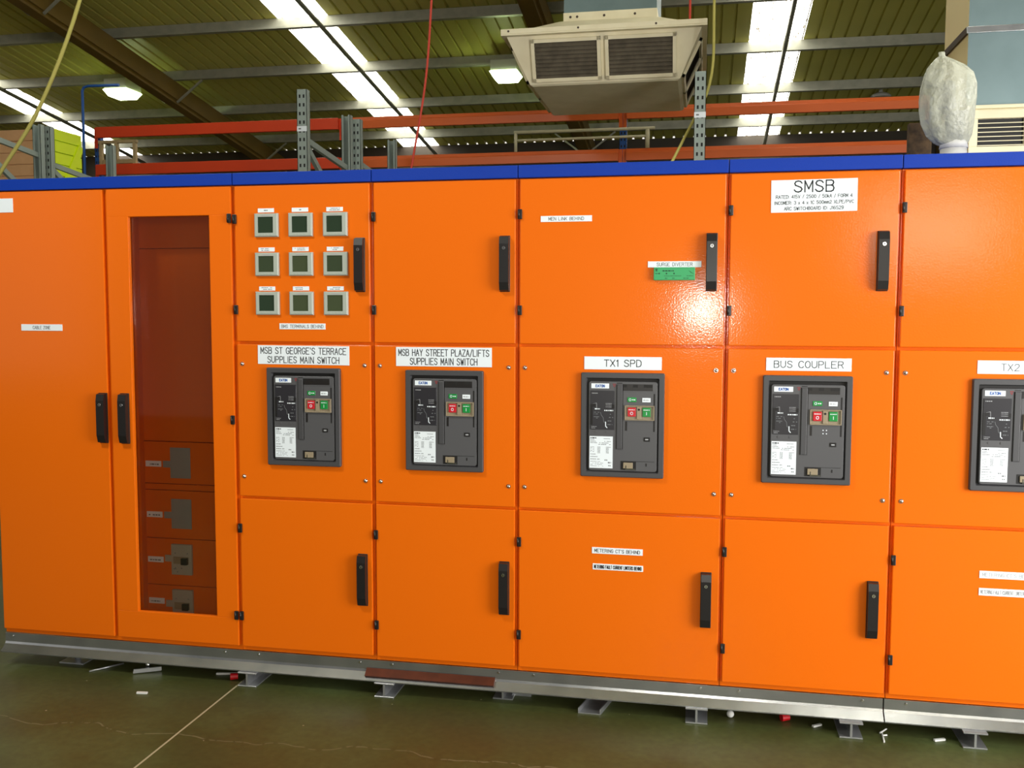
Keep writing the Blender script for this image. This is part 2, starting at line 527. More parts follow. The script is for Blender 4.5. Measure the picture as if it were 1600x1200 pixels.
    def dashes(self, x0, x1, z, h, y, mi, seed=0, dens=0.8):
        """a line of print too small to read"""
        rnd = random.Random(seed)
        x = x0
        while x < x1:
            l = rnd.uniform(0.6, 2.6) * h
            if rnd.random() < dens:
                xe = min(x + l, x1)
                self.face([(x, y, z - h / 2), (xe, y, z - h / 2), (xe, y, z + h / 2), (x, y, z + h / 2)], mi)
            x += l + 0.5 * h

    def frame(self, x0, x1, z0, z1, t, y0, y1, mi=0, bev=0.0):
        self.box(x0, x1, y0, y1, z1 - t, z1, mi, bev)
        self.box(x0, x1, y0, y1, z0, z0 + t, mi, bev)
        self.box(x0, x0 + t, y0, y1, z0 + t, z1 - t, mi, bev)
        self.box(x1 - t, x1, y0, y1, z0 + t, z1 - t, mi, bev)

    def build(self, name, mats, parent=None, origin=None):
        if not isinstance(mats, (list, tuple)):
            mats = [mats]
        org = Vector(origin) if origin is not None else (root_loc(parent) if parent else Vector((0, 0, 0)))
        me = bpy.data.meshes.new(name)
        me.from_pydata([tuple(Vector(v) - org) for v in self.v], [], self.f)
        for q in mats:
            me.materials.append(M[q])
        for p, mi, s in zip(me.polygons, self.m, self.s):
            p.material_index = mi
            p.use_smooth = s
        bm = bmesh.new()
        bm.from_mesh(me)
        bmesh.ops.remove_doubles(bm, verts=bm.verts, dist=1e-6)
        bmesh.ops.recalc_face_normals(bm, faces=bm.faces)
        bm.to_mesh(me)
        bm.free()
        o = bpy.data.objects.new(name, me)
        COL.objects.link(o)
        if parent:
            o.parent = parent
        elif origin is not None:
            o.location = org
        return o


def root_loc(o):
    while o.parent:
        o = o.parent
    return Vector(o.location)


def tag(o, label, cat, group=None, kind=None):
    o['label'] = label
    o['category'] = cat
    if group:
        o['group'] = group
    if kind:
        o['kind'] = kind
    return o


def thing(name, loc, label, cat, group=None):
    o = bpy.data.objects.new(name, None)
    o.empty_display_size = 0.05
    COL.objects.link(o)
    o.location = loc
    return tag(o, label, cat, group)


def struct(o):
    o['kind'] = 'structure'
    return o


def copy_tree(o, parent=None):
    c = o.copy()
    COL.objects.link(c)
    c.parent = parent
    for ch in list(o.children):
        copy_tree(ch, c)
    return c


# ================================================================== SETTING
XL, XR, YF, YB = -14.0, 10.0, -9.5, 15.1
b = MB()
b.face([(XL, YF, 0), (XR, YF, 0), (XR, YB, 0), (XL, YB, 0)])
b.face([(XL, YF, -.2), (XL, YB, -.2), (XR, YB, -.2), (XR, YF, -.2)])
struct(b.build('floor', 'floor'))

SLOPE = 0.14


def zroof(y):            # underside of the roof sheet pans
    return 7.015 - SLOPE * y


def zpurlin(y):          # bottom of the purlins
    return 6.85 - SLOPE * y


SKY = [(-12.50, -11.73), (-5.95, -5.19), (0.60, 1.36), (7.15, 7.91)]


SKY_Y0 = 0.8
FRONT_SKY = (1.30, 2.40, -2.4, 0.8)


def ribbed(mb, x0, x1, y0, y1, pitch=0.192):
    """ribbed sheeting: flat pans with a narrow rib standing up every pitch"""
    pr = []
    n0 = math.ceil(x0 / pitch)
    xs = [(x0, 0)]
    k = n0
    while k * pitch < x1 - 0.04:
        c = k * pitch
        if c - 0.022 > x0:
            xs += [(c - 0.022, 0), (c - 0.014, 0.034), (c + 0.014, 0.034), (c + 0.022, 0)]
        k += 1
    xs.append((x1, 0))
    for (xa, za), (xb, zb) in zip(xs, xs[1:]):
        mb.face([(xa, y0, zroof(y0) + za), (xb, y0, zroof(y0) + zb), (xb, y1, zroof(y1) + zb), (xa, y1, zroof(y1) + za)])


b = MB()
edges = [XL] + [q for s in SKY for q in s] + [XR]
for i in range(0, len(edges), 2):
    if edges[i] == 1.36:
        ribbed(b, 1.36, edges[i + 1], SKY_Y0, YB)
        ribbed(b, 1.36, edges[i + 1], YF, FRONT_SKY[2])
        ribbed(b, FRONT_SKY[1], edges[i + 1], FRONT_SKY[2], SKY_Y0)
    else:
        ribbed(b, edges[i], edges[i + 1], YF, YB)
for x0, x1, y0, y1 in [(q[0], q[1], YF, SKY_Y0) for q in SKY if q[0] != 0.60] + [(.60, 1.36, YF, FRONT_SKY[2]), (.60, FRONT_SKY[0], FRONT_SKY[2], SKY_Y0)]:
    ribbed(b, x0, x1, y0, y1)
struct(b.build('ceiling', 'roof'))
for i, (a, c) in enumerate(SKY):
    b = MB()
    ribbed(b, a, c, SKY_Y0, YB)
    o = struct(b.build('window_%d' % (i + 1), 'skylight'))
    o['label'] = 'white translucent roof sheet strip letting in daylight'

b = MB()
ribbed(b, *FRONT_SKY)
struct(b.build('window_5', 'skylight'))['label'] = 'white translucent roof sheet over the right end of the switchboard'

b = MB()
b.box(XL, XR, YB - .003, YB + .08, 0, zroof(YB) + .002)
struct(b.build('wall_back', 'wallb'))
b = MB()
b.face([(XL, YF, 0), (XL, YB, 0), (XL, YB, zroof(YB)), (XL, YF, zroof(YF))])
b.face([(XL - .1, YF, 0), (XL - .1, YF, zroof(YF)), (XL - .1, YB, zroof(YB)), (XL - .1, YB, 0)])
struct(b.build('wall_left', 'wallb'))
b = MB()
b.box(XR, XR + .1, -1.0, YB, 0, zroof(YB) - .05)
b.prism([(-1.0, zroof(YB) - .05), (YB, zroof(YB) - .05), (YB, zroof(YB)), (-1.0, zroof(-1.0))], 'x', XR, XR + .1)
struct(b.build('wall_right', 'wallb'))

tn = 0
PURL = [9.27 + 1.61 * k for k in range(-9, 4)]
for y in PURL:
    tn += 1
    zb, zt = zpurlin(y), zroof(y) - 0.004
    b = MB()
    t = 0.012
    # Z section: web with a bottom flange to the front and a top flange to the back
    b.prism([(y, zb), (y + t, zb), (y + t, zt - t), (y + .075, zt - t - .01), (y + .075, zt - .010), (y, zt)], 'x', XL, XR)
    b.prism([(y - .075, zb), (y, zb), (y, zb + t), (y - .060, zb + t), (y - .060, zb + .03), (y - .075, zb + .03)], 'x', XL, XR)
    struct(b.build('trim_%d' % tn, 'purlin'))

for xa, xb in ((-8.69, -8.42), (-2.29, -2.02), (4.1, 4.37)):
    tn += 1
    b = MB()
    y0, y1, d = YF, YB - .02, 0.36
    bm = bmesh.new()
    vs = [bm.verts.new(p) for p in ((xa, y0, zpurlin(y0) - d), (xb, y0, zpurlin(y0) - d), (xb, y0, zpurlin(y0) - .004), (xa, y0, zpurlin(y0) - .004),
                                    (xa, y1, zpurlin(y1) - d), (xb, y1, zpurlin(y1) - d), (xb, y1, zpurlin(y1) - .004), (xa, y1, zpurlin(y1) - .004))]
    for q in ((0, 1, 2, 3), (7, 6, 5, 4), (0, 4, 5, 1), (1, 5, 6, 2), (2, 6, 7, 3), (3, 7, 4, 0)):
        bm.faces.new([vs[i] for i in q])
    bmesh.ops.bevel(bm, geom=list(bm.edges), offset=0.05, segments=3, affect='EDGES')
    b.add_bm(bm, 0)
    o = struct(b.build('trim_%d' % tn, 'rafter'))
    for y in PURL[8:13:2]:
        for s, xe in ((-1, xa), (1, xb)):
            c = MB()
            c.bar((xe - s * .03, y, zpurlin(y) - d + .02), (xe + s * .42, y, zpurlin(y) - .002), .03, .03)
            c.build('fly_brace', 'purlin', o)

for xc in (-11.62, -5.24, 1.09):
    tn += 1
    b = MB()
    b.tube([(xc, y, zpurlin(y) - .036) for y in (YF, 2, YB - .1)], 0.034)
    struct(b.build('trim_%d' % tn, 'purlin'))

# ================================================================== SWITCHBOARD
ZT0, ZT1 = 2.106, 2.154          # blue top trim
ZB = 0.141                       # underside of the orange carcass
YD = 0.020                       # doors are 20 mm deep, front face at Y = 0
DEPTH = 0.80
GAP = 0.0085
ROWS = [(1.463, 2.100), (0.8125, 1.4515), (0.1635, 0.8015)]


def carcass(x0, x1, parent):
    b = MB()
    b.box(x0 + .0008, x1 - .0008, YD, DEPTH, ZB, ZT0 - .001, bev=.0015)
    return b.build('carcass', 'orange', parent)


def top_trim(x0, x1, parent):
    b = MB()
    b.box(x0 + .0015, x1 - .0015, -.002, DEPTH, ZT0, ZT1, bev=.002)
    return b.build('top_trim', 'blue', parent)


def door(name, x0, x1, z0, z1, parent):
    b = MB()
    b.box(x0 + GAP, x1 - GAP, 0, YD - .0005, z0, z1, bev=.003)
    return b.build(name, 'orange', parent)


def handle(x, zc, parent):
    b = MB()
    h, w = 0.107, 0.0185
    b.prism([(-.003, zc - h), (-.022, zc - h + .004), (-.030, zc - h + .035), (-.030, zc + h - .03), (-.024, zc + h - .003), (-.003, zc + h), (0, zc + h), (0, zc - h)], 'x', x - w, x + w)
    b.box(x - w - .002, x + w + .002, -.006, -.0002, zc - h - .002, zc + h + .002, bev=.002)
    b.cyl((x, -.0295, zc + .060), 'y', .0065, -.0030, 1, 16)
    b.box(x - .0012, x + .0012, -.0335, -.0324, zc + .056, zc + .064, 2)
    o = b.build('handle', ['black', 'chrome', 'void'], parent)
    return o


def hinge(x, zc, parent, w=.017):
    b = MB()
    b.box(x - w / 2, x + w / 2, -.009, -.0002, zc - .019, zc + .019, bev=.002)
    b.cyl((x - w / 2 + .004, -.008, zc - .015), 'z', .0042, .030, 0, 10)
    return b.build('hinge', 'black', parent)


def screw(x, z, parent):
    b = MB()
    b.cyl((x, -.0003, z), 'y', .0085, -.0016, 0, 18)
    b.dome((x, -.0018, z), .0068, .0055)
    return b.build('screw', 'chrome', parent)


def plate(x0, x1, z0, z1, lines, parent, stroke=.0022, tilt=0.0, mi='ink', label=None):
    """engraved white name plate; lines = (text, letter height, width, z offset from the plate centre)"""
    b = MB()
    b.box(x0, x1, -.0022, -.0002, z0, z1, bev=.0005, seg=1)
    cx, cz = (x0 + x1) / 2, (z0 + z1) / 2
    for ln in lines:
        t, h, w, dz = ln[:4]
        b.text(t, cx, cz + dz, h, w, ln[4] if len(ln) > 4 else stroke, -.0026, 1)
    if tilt:
        c, s = math.cos(tilt), math.sin(tilt)
        b.v = [(cx + (x - cx) * c - (z - cz) * s, y, cz + (x - cx) * s + (z - cz) * c) for x, y, z in b.v]
    o = b.build('name_plate', ['white', mi], parent)
    if label:
        o['label'] = label
    return o


# ---- left double-door cabinet: a plain cable door and a door with a tall smoked window
XA, XM, XE = -3.060, -2.495, -1.906
cab = thing('switchboard_cabinet', (XA, 0, ZB), 'orange double-door cabinet with tall smoked window at the left end of the switchboard', 'switchboard')
b = MB()
WX0, WX1, WZ0, WZ1 = -2.385, -2.014, 0.285, 1.984
IN = 0.18
b.box(XA, XM + .02, YD, DEPTH, ZB, ZT0 - .001, bev=.0015)                       # cable side
b.box(XM + .02, XE - .0008, IN + .03, DEPTH, ZB, ZT0 - .001)                    # behind the inner panel
b.box(XE - .045, XE - .0008, YD, IN + .03, ZB, ZT0 - .001)
b.box(XM + .02, XE - .045, YD, IN + .03, ZB, 0.19)
b.box(XM + .02, XE - .045, YD, IN + .03, 2.07, ZT0 - .001)
b.build('carcass', 'orange', cab)
top_trim(XA, XE, cab)
d = door('door', XA - .004, XM, .1635, 2.100, cab)
handle(-2.524, 1.127, d)
plate(-2.912, -2.711, 1.501, 1.529, [('CABLE ZONE', .013, .085, 0, .0018)], d, mi='greyink')
plate(-3.35 + .30, -2.932, 2.012, 2.072, [], d, label='blank white plate at the top left corner')
b = MB()
b.box(XM + GAP, XE - GAP, 0, YD - .0005, WZ1, 2.100, bev=.003)
b.box(XM + GAP, XE - GAP, 0, YD - .0005, .1635, WZ0, bev=.003)
b.box(XM + GAP, WX0, 0, YD - .0005, WZ0 - .003, WZ1 + .003, bev=.003)
b.box(WX1, XE - GAP, 0, YD - .0005, WZ0 - .003, WZ1 + .003, bev=.003)
d = b.build('windowed_door', 'orange', cab)
b = MB()
b.box(WX0 - .015, WX1 + .015, YD + .0002, YD + .0032, WZ0 - .015, WZ1 + .015)
b.build('window_pane', 'glass', d)
handle(-2.421, 1.127, d)
for z in (1.970, 1.133, .297):
    hinge(XE - .0145, z, d)
# inner panel behind the window: cover plates with thin joints
b = MB()
zs = [0.192, .338, .590, .800, .832, .975 + .03, 1.60, 1.868, 2.068]
zs = [0.192, .352, .566, .786, .815, 1.006, 1.862, 2.068]
for z0, z1 in zip(zs, zs[1:]):
    b.box(XM + .022, XE - .047, IN, IN + .028, z0 + .0015, z1 - .0015, bev=.0015)
ip = b.build('inner_panel', 'orange', cab)
b = MB()
b.box(XM + .0205, XM + .046, .06, IN - .001, .192, 2.068)
b.build('inner_side_post', 'orange', cab)
rows_in = [(.980, .842), (.748, .613), (.544, .405), (.336, .20)]
xp0, xp1 = -2.322, -2.224
for k, (zt, zb) in enumerate(rows_in):
    zm = (zt + zb) / 2 + .012 if k < 3 else .284 + .012
    b = MB()
    b.box(xp0 - .122, xp0 - .045, IN - .003, IN - .0002, zm - .022 - .01, zm - .002 - .01 + .006, bev=.0005, seg=1)
    b.dashes(xp0 - .112, xp0 - .056, zm - .021, .006, IN - .0035, 1, seed=k + 40)
    b.build('name_plate', ['white', 'greyink'], ip)
    if k < 2:
        b = MB()
        b.box(xp0, xp1, IN - .004, IN - .0002, zb, zt, bev=.001)
        b.box(xp0 - .036, xp0 + .002, IN - .004, IN - .0002, zm - .034, zm - .004, bev=.001)
        b.build('blanking_plate', 'plate', ip)
for k, lab in ((2, 'pale grey moulded breaker behind the smoked window, the upper one, fully in view'),
               (3, 'pale grey moulded breaker low behind the smoked window, cut off by the window edge')):
    zt = rows_in[k][0]
    t = thing('moulded_breaker', (xp0, IN, zt - .14), lab, 'circuit breaker', 'moulded breakers behind the cabinet window')
    b = MB()
    b.box(xp0, xp1 + .002, IN - .014, IN - .0004, zt - .139, zt, bev=.002)
    b.box(xp0 - .036, xp0 + .002, IN - .006, IN - .0004, zt - .083, zt - .053, bev=.001)
    for px, pz in ((.02, .040), (.080, .040), (.02, .108), (.05, .108), (.03, .125)):
        b.cyl((xp0 + px, IN - .0138, zt - pz), 'y', .003, -.0006, 1, 10)
    b.dashes(xp0 + .012, xp0 + .024, zt - .112, .005, IN - .0148, 1, 3)
    b.build('housing', ['mccb', 'greyink'], t)
    b = MB()
    b.box(xp0 + .012, xp0 + .086, IN - .0175, IN - .0142, zt - .088, zt - .056, bev=.001)
    b.build('switch_surround', 'brass', t)
    b = MB()
    b.box(xp0 + .056, xp0 + .086, IN - .034, IN - .0178, zt - .089, zt - .058, bev=.003)
    b.build('toggle', 'black', t)

# ---- five three-compartment cabinets
COLX = [(-1.906, -1.305), (-1.305, -.708), (-.708, .091), (.091, .701), (.701, 1.500)]
HANDLE_X = [-1.353, -.758, .0335, .641, 1.445]
cab_labels = [
    'orange cabinet with nine square meters on its upper door',
    'orange cabinet with a blank upper door above the Hay Street breaker panel',
    'wide orange cabinet with the green surge diverter on its upper door',
    'orange cabinet with the large SMSB plate on its upper door',
    'orange cabinet with the TX2 breaker, cut off at the right edge of the photo',
]
doors = {}
for i, (x0, x1) in enumerate(COLX):
    cab = thing('switchboard_cabinet', (x0, 0, ZB), cab_labels[i], 'switchboard')
    carcass(x0, x1, cab)
    top_trim(x0, x1, cab)
    up = door('upper_door', x0, x1, ROWS[0][0], ROWS[0][1], cab)
    pn = door('breaker_panel', x0, x1, ROWS[1][0], ROWS[1][1], cab)
    lo = door('lower_door', x0, x1, ROWS[2][0], ROWS[2][1], cab)
    doors[i] = (up, pn, lo)
    handle(HANDLE_X[i], 1.775, up)
    handle(HANDLE_X[i], .483, lo)
    for z in (1.966, 1.594):
        hinge(x0 + .0095, z, up)
    for z in (.675, .297):
        hinge(x0 + .0095, z, lo)
    for sx in (x0 + .031, x1 - .034):
        for z in (1.369, .896):
            screw(sx, z, pn)

# plates on the doors
plate(-1.804, -1.404, 1.369, 1.447, [("MSB ST GEORGE'S TERRACE", .0255, .372, .0175), ('SUPPLIES MAIN SWITCH', .0255, .312, -.0195)], doors[0][1], .0030, tilt=-.004)
plate(-1.2055, -.8105, 1.369, 1.446, [('MSB HAY STREET PLAZA/LIFTS', .0255, .372, .0165), ('SUPPLIES MAIN SWITCH', .0255, .276, -.0185)], doors[1][1], .0030)
plate(-.4435, -.1465, 1.3665, 1.4165, [('TX1 SPD', .0250, .141, 0)], doors[2][1], .0030)
plate(.2395, .544, 1.3715, 1.4195, [('BUS COUPLER', .0245, .246, 0)], doors[3][1], .0026)
plate(.975, 1.275, 1.370, 1.418, [('TX2 SPD', .0240, .141, 0)], doors[4][1], .0022)
plate(-1.706, -1.5055, 1.514, 1.5385, [('BMS TERMINALS BEHIND', .0120, .182, 0)], doors[0][0], .0017, mi='greyink')
plate(-.6175, -.4185, 1.9345, 1.9575, [('MEN LINK BEHIND', .0115, .136, 0)], doors[2][0], .0017, mi='greyink')
plate(-.204, -.004, 1.757, 1.780, [('SURGE DIVERTER', .0120, .132, 0)], doors[2][0], .0017, mi='greyink')
plate(.244, .5475, 1.956, 2.074, [('SMSB', .0400, .139, .034, .0045), ('RATED: 415V / 2500 / 50kA / FORM 4', .0115, .268, -.0025, .0017),
                                 ('INCOMER: 3 x 4 x 1C 500mm2 XLPE/PVC', .0115, .278, -.0245, .0017), ('ARC SWITCHBOARD ID: J16529', .0115, .208, -.0455, .0017)], doors[3][0], tilt=.008)
plate(-.4075, -.2095, .643, .668, [("METERING CT'S BEHIND", .0125, .176, 0)], doors[2][2], .0018)
plate(-.404, -.207, .579, .603, [('METERING FAULT CURRENT LIMITERS BEHIND', .0125, .184, 0)], doors[2][2], .0022)
plate(1.0085, 1.2065, .6245, .652, [("METERING CT'S BEHIND", .0125, .176, 0)], doors[4][2], .0013, mi='paleink')
plate(1.0085, 1.2065, .5605, .588, [('METERING FAULT CURRENT LIMITERS BEHIND', .0125, .184, 0)], doors[4][2], .0015, mi='paleink')

# ---- nine panel meters and the plates above them
MX = [-1.754, -1.6055, -1.4565]
MZ = [1.939, 1.780, 1.6205]
m0 = thing('panel_meter', (MX[0], 0, MZ[0]), '', 'meter', 'square panel meters on the upper door')
b = MB()
X, Z = MX[0], MZ[0]
# bezel with a chamfered outer edge around a recessed screen, screen set slightly left
sx0, sx1, sz0, sz1 = X - .0355, X + .0315, Z - .0315, Z + .0335
o_ = [(X - .0515, Z - .0475), (X + .0515, Z - .0475), (X + .0515, Z + .0475), (X - .0515, Z + .0475)]
o1 = [(X - .0475, Z - .0435), (X + .0475, Z - .0435), (X + .0475, Z + .0435), (X - .0475, Z + .0435)]
o2 = [(sx0, sz0), (sx1, sz0), (sx1, sz1), (sx0, sz1)]
for i in range(4):
    j = (i + 1) % 4
    for (A, ya), (B, yb) in (((o_, -.0004), (o_, -.010)), ((o_, -.010), (o1, -.014)), ((o1, -.014), (o2, -.014)), ((o2, -.014), (o2, -.0105))):
        b.face([(A[i][0], ya, A[i][1]), (A[j][0], ya, A[j][1]), (B[j][0], yb, B[j][1]), (B[i][0], yb, B[i][1])])
b.face([(p[0], -.0004, p[1]) for p in o_])
b.build('bezel', 'meter', m0)
b = MB()
b.box(sx0 + .0002, sx1 - .0002, -.0108, -.006, sz0 + .0002, sz1 - .0002)
scr = b.build('screen', 'screen_a', m0)
b = MB()
b.box(sx0 + .018, sx0 + .052, -.0146, -.0141, sz1 + .0035, sz1 + .0065)
b.build('maker_mark', 'paleink', m0)
b = MB()
for k in range(4):
    b.box(sx0 + .008 + k * .0145, sx0 + .0165 + k * .0145, -.0150, -.0141, sz0 - .0095, sz0 - .0045, bev=.0004, seg=1)
b.build('button_row', 'meter', m0)
glassk = ['screen_a', 'screen_a', 'screen_a', 'screen_b', 'screen_c', 'screen_b', 'screen_a', 'screen_c', 'screen_c']
pos_words = [['top row, left', 'top row, middle', 'top row, right'],
             ['middle row, left', 'middle of the nine', 'middle row, right, beside the door handle'],
             ['bottom row, left', 'bottom row, middle', 'bottom row, right']]
k = 0
meshes = {}
for r in range(3):
    for c in range(3):
        o = m0 if k == 0 else copy_tree(m0)
        o.location = (MX[c], 0, MZ[r])
        o['label'] = 'square grey meter with dark green screen, %s' % pos_words[r][c]
        if glassk[k] != 'screen_a':
            if glassk[k] not in meshes:
                me = scr.data.copy()
                me.materials[0] = M[glassk[k]]
                meshes[glassk[k]] = me
            for ch in o.children:
                if ch.name.startswith('screen'):
                    ch.data = meshes[glassk[k]]
        # plate above the meter, print too small to read
        b = MB()
        px, pz = MX[c] - .004, MZ[r] + .0605
        b.box(px - .0355, px + .0355, -.0022, -.0002, pz - .0085, pz + .0085, bev=.0005, seg=1)
        if r == 0 and c < 2:
            b.dashes(px - .008, px + .008, pz, .004, -.0026, 1, seed=k)
        else:
            b.dashes(px - .024 + .008 * (k % 3 > 1), px + .022 - .006 * (k % 2), pz + .0035, .0026, -.0026, 1, seed=k + 9)
            b.dashes(px - .022, px + .022 - .010 * (k % 2), pz - .0032, .0030, -.0026, 1, seed=k + 19)
        b.build('name_plate', ['white', 'greyink'], doors[0][0])
        k += 1

# ---- surge diverter module
t = thing('surge_diverter', (-.104, 0, 1.709), 'green surge diverter module just below its white plate on the upper door', 'electrical module')
b = MB()
b.box(-.181, -.027, -.016, -.0004, 1.7085, 1.7565, bev=.002)
b.build('housing', 'spd', t)
b = MB()
yy = -.0164
b.box(-.1745, -.1665, yy, yy + .0003, 1.7485, 1.7515)
b.seg(-.1735, 1.748, -.1675, 1.742, .0018, yy, 0)
b.seg(-.1675, 1.748, -.1735, 1.742, .0018, yy, 0)
b.dashes(-.148, -.106, 1.7435, .0042, yy, 0, 5, 1.0)
for x in (-.160, -.133, -.105):
    b.cyl((x, yy + .0003, 1.7335), 'y', .0028, -.0003, 0, 12)
b.dashes(-.142, -.078, 1.7245, .0016, yy, 0, 8, 1.0)
b.dashes(-.058, -.034, 1.7245, .0020, yy, 0, 9, 1.0)
for x in (-.134, -.107, -.066, -.055):
    b.dashes(x - .004, x + .004, 1.7155, .0025, yy, 0, 11, 1.0)
b.dashes(-.175, -.162, 1.7335, .0022, yy, 0, 12, 1.0)
for q in range(4):
    b.seg(-.050 + q * .004, 1.744 - q * .003, -.044 + q * .004, 1.738 - q * .002, .0010, yy, 0)
b.build('print', 'spdink', t)


# ---- air circuit breakers, built once around a local origin and copied
def rrect(x0, x1, z0, z1, r, n=5):
    pts = []
    for cx, cz, a0 in ((x1 - r, z1 - r, 0), (x0 + r, z1 - r, 90), (x0 + r, z0 + r, 180), (x1 - r, z0 + r, 270)):
        for i in range(n + 1):
            a = R(a0 + 90 * i / n)
            pts.append((cx + r * math.cos(a), cz + r * math.sin(a)))
    return pts


BW, BH = .160, .2025             # half size of the surround
FX0, FX1, FZ0, FZ1 = -.129, .134, -.178, .169   # cover face


def fx(u):
    return FX0 + (FX1 - FX0) * u


def fz(v):
    return FZ1 - (FZ1 - FZ0) * v


YFACE = -.0150
br = thing('air_circuit_breaker', (0, 0, 0), '', 'circuit breaker', 'large dark grey air circuit breakers')
b = MB()
of, inn = .0205, .0
o_ = rrect(-BW, BW, -BH, BH, .006)
oa = rrect(-BW + .003, BW - .003, -BH + .003, BH - .003, .006)
ia = rrect(-BW + .0195, BW - .0195, -BH + .0195, BH - .0195, .004)
ib = rrect(-BW + .024, BW - .024, -BH + .024, BH - .024, .004)
n = len(o_)
for i in range(n):
    j = (i + 1) % n
    for (A, ya), (B, yb) in (((o_, -.0004), (o_, -.014)), ((o_, -.014), (oa, -.018)), ((oa, -.018), (ia, -.018)), ((ia, -.018), (ib, -.003)), ((ib, -.003), (o_, -.0004))):
        b.face([(A[i][0], ya, A[i][1]), (A[j][0], ya, A[j][1]), (B[j][0], yb, B[j][1]), (B[i][0], yb, B[i][1])])
b.build('surround', 'bezel', br)
b = MB()
b.prism(rrect(-BW + .022, BW - .022, -BH + .022, BH - .022, .004), 'y', -.0028, -.0006)
b.build('recess', 'void', br)
b = MB()
b.prism(rrect(FX0, FX1, FZ0, FZ1, .010), 'y', YFACE + .002, -.003)
f1, f2 = rrect(FX0, FX1, FZ0, FZ1, .010), rrect(FX0 + .002, FX1 - .002, FZ0 + .002, FZ1 - .002, .009)
for i in range(len(f1)):
    j = (i + 1) % len(f1)
    b.face([(f1[i][0], YFACE + .002, f1[i][1]), (f1[j][0], YFACE + .002, f1[j][1]), (f2[j][0], YFACE, f2[j][1]), (f2[i][0], YFACE, f2[i][1])], 0, True)
b.face([(p[0], YFACE, p[1]) for p in f2])
for u in (.408, .499):           # slits on both sides of the charging lever
    b.box(fx(u) - .0011, fx(u) + .0011, YFACE - .0004, YFACE + .001, fz(.755), fz(.03), 1)
b.box(fx(.41), fx(.49), YFACE - .0003, YFACE + .001, fz(.022), fz(.014), 1)
b.box(fx(.497), fx(.93), YFACE - .0004, YFACE + .001, fz(.10), fz(.026), 2)
for u0, u1 in ((.50, .555), (.645, .715), (.80, .925)):
    b.box(fx(u0), fx(u1), YFACE - .0007, YFACE + .001, fz(.062), fz(.032), 1)
b.box(fx(.508), fx(.96), YFACE - .0012, YFACE + .001, fz(.112), fz(.105), 0)
b.box(fx(.945), fx(.965), YFACE - .0006, YFACE + .001, fz(.55), fz(.13), 1)
b.box(fx(.535), fx(.565), YFACE - .0006, YFACE + .001, fz(.545), fz(.44), 2)
b.box(fx(.475), fx(.965), YFACE - .0005, YFACE + .001, fz(.888), fz(.884), 1)
b.box(fx(.84), fx(.856), YFACE - .0008, YFACE + .001, fz(.938), fz(.905), 1)
b.seg(fx(.355), fz(.028), fx(.392), fz(.028), .0016, YFACE - .0004, 3)
b.seg(fx(.355), fz(.028), fx(.374), fz(.060), .0016, YFACE - .0004, 3)
b.seg(fx(.392), fz(.028), fx(.374), fz(.060), .0016, YFACE - .0004, 3)
for u in (.11, .27):
    b.cyl((fx(u), YFACE + .0005, fz(.566)), 'y', .0045, -.0022, 4, 12)
cover = b.build('cover', ['charcoal', 'void', 'black', 'redink', 'charcoal'], br)
b = MB()
b.box(fx(.036), fx(.296), YFACE - .0012, YFACE - .0001, fz(.078), fz(.023))
b.text('EATON', fx(.166), fz(.0505), .0088, .034, .0024, YFACE - .0015, 1)
b.build('maker_plate', ['white', 'blueink'], br)
b = MB()
b.box(fx(.022), fx(.378), YFACE - .0022, YFACE - .0001, fz(.538), fz(.103), bev=.0008, seg=1)
yy = YFACE - .0026
b.box(fx(.022), fx(.058), yy, yy + .0004, fz(.485), fz(.255), 1)
b.box(fx(.335), fx(.377), yy, yy + .0004, fz(.30), fz(.255), 1)
b.box(fx(.055), fx(.10), yy, yy + .0004, fz(.285), fz(.245), 1)
b.dashes(fx(.045), fx(.135), fz(.132), .0028, yy, 2, 1, 1.0)
b.dashes(fx(.09), fx(.165), fz(.307), .0042, yy, 3, 2, 1.0)
b.dashes(fx(.23), fx(.36), fz(.323), .0042, yy, 3, 4, 1.0)
for q, v in enumerate((.245, .262, .283)):
    b.dashes(fx(.25), fx(.34), fz(v), .0018, yy, 2, 30 + q, 1.0)
for q, v in enumerate((.345, .365, .395, .41)):
    b.dashes(fx(.075), fx(.155), fz(v), .0022, yy, 4, 50 + q, .7)
for q, v in enumerate((.365, .40, .44, .48)):
    b.dashes(fx(.28), fx(.36), fz(v), .0026, yy, 4, 60 + q, .5)
for (u0, v0), (u1, v1) in zip(((.06, .25), (.115, .242), (.118, .30)), ((.115, .242), (.118, .30), (.12, .31))):
    b.seg(fx(u0), fz(v0), fx(u1), fz(v1), .0012, yy, 2)
curve = [(.175, .345), (.185, .375), (.215, .405), (.225, .455), (.245, .458)]
for p, q in zip(curve, curve[1:]):
    b.seg(fx(p[0]), fz(p[1]), fx(q[0]), fz(q[1]), .0014, yy, 4)
curve = [(.250, .452), (.252, .50), (.272, .515)]
for p, q in zip(curve, curve[1:]):
    b.seg(fx(p[0]), fz(p[1]), fx(q[0]), fz(q[1]), .0030, yy, 3)
b.dashes(fx(.04), fx(.12), fz(.505), .0018, yy, 2, 71, 1.0)
b.dashes(fx(.04), fx(.10), fz(.522), .0018, yy, 2, 72, 1.0)
b.build('trip_unit', ['trip', 'void', 'paleink', 'white', 'greyink'], br)
b = MB()
b.box(fx(.016), fx(.358), YFACE - .0012, YFACE - .0001, fz(.972), fz(.614))
yy = YFACE - .0016
b.dashes(fx(.03), fx(.115), fz(.634), .0046, yy, 1, 1, 1.0)
b.dashes(fx(.20), fx(.33), fz(.640), .0020, yy, 2, 2, .8)
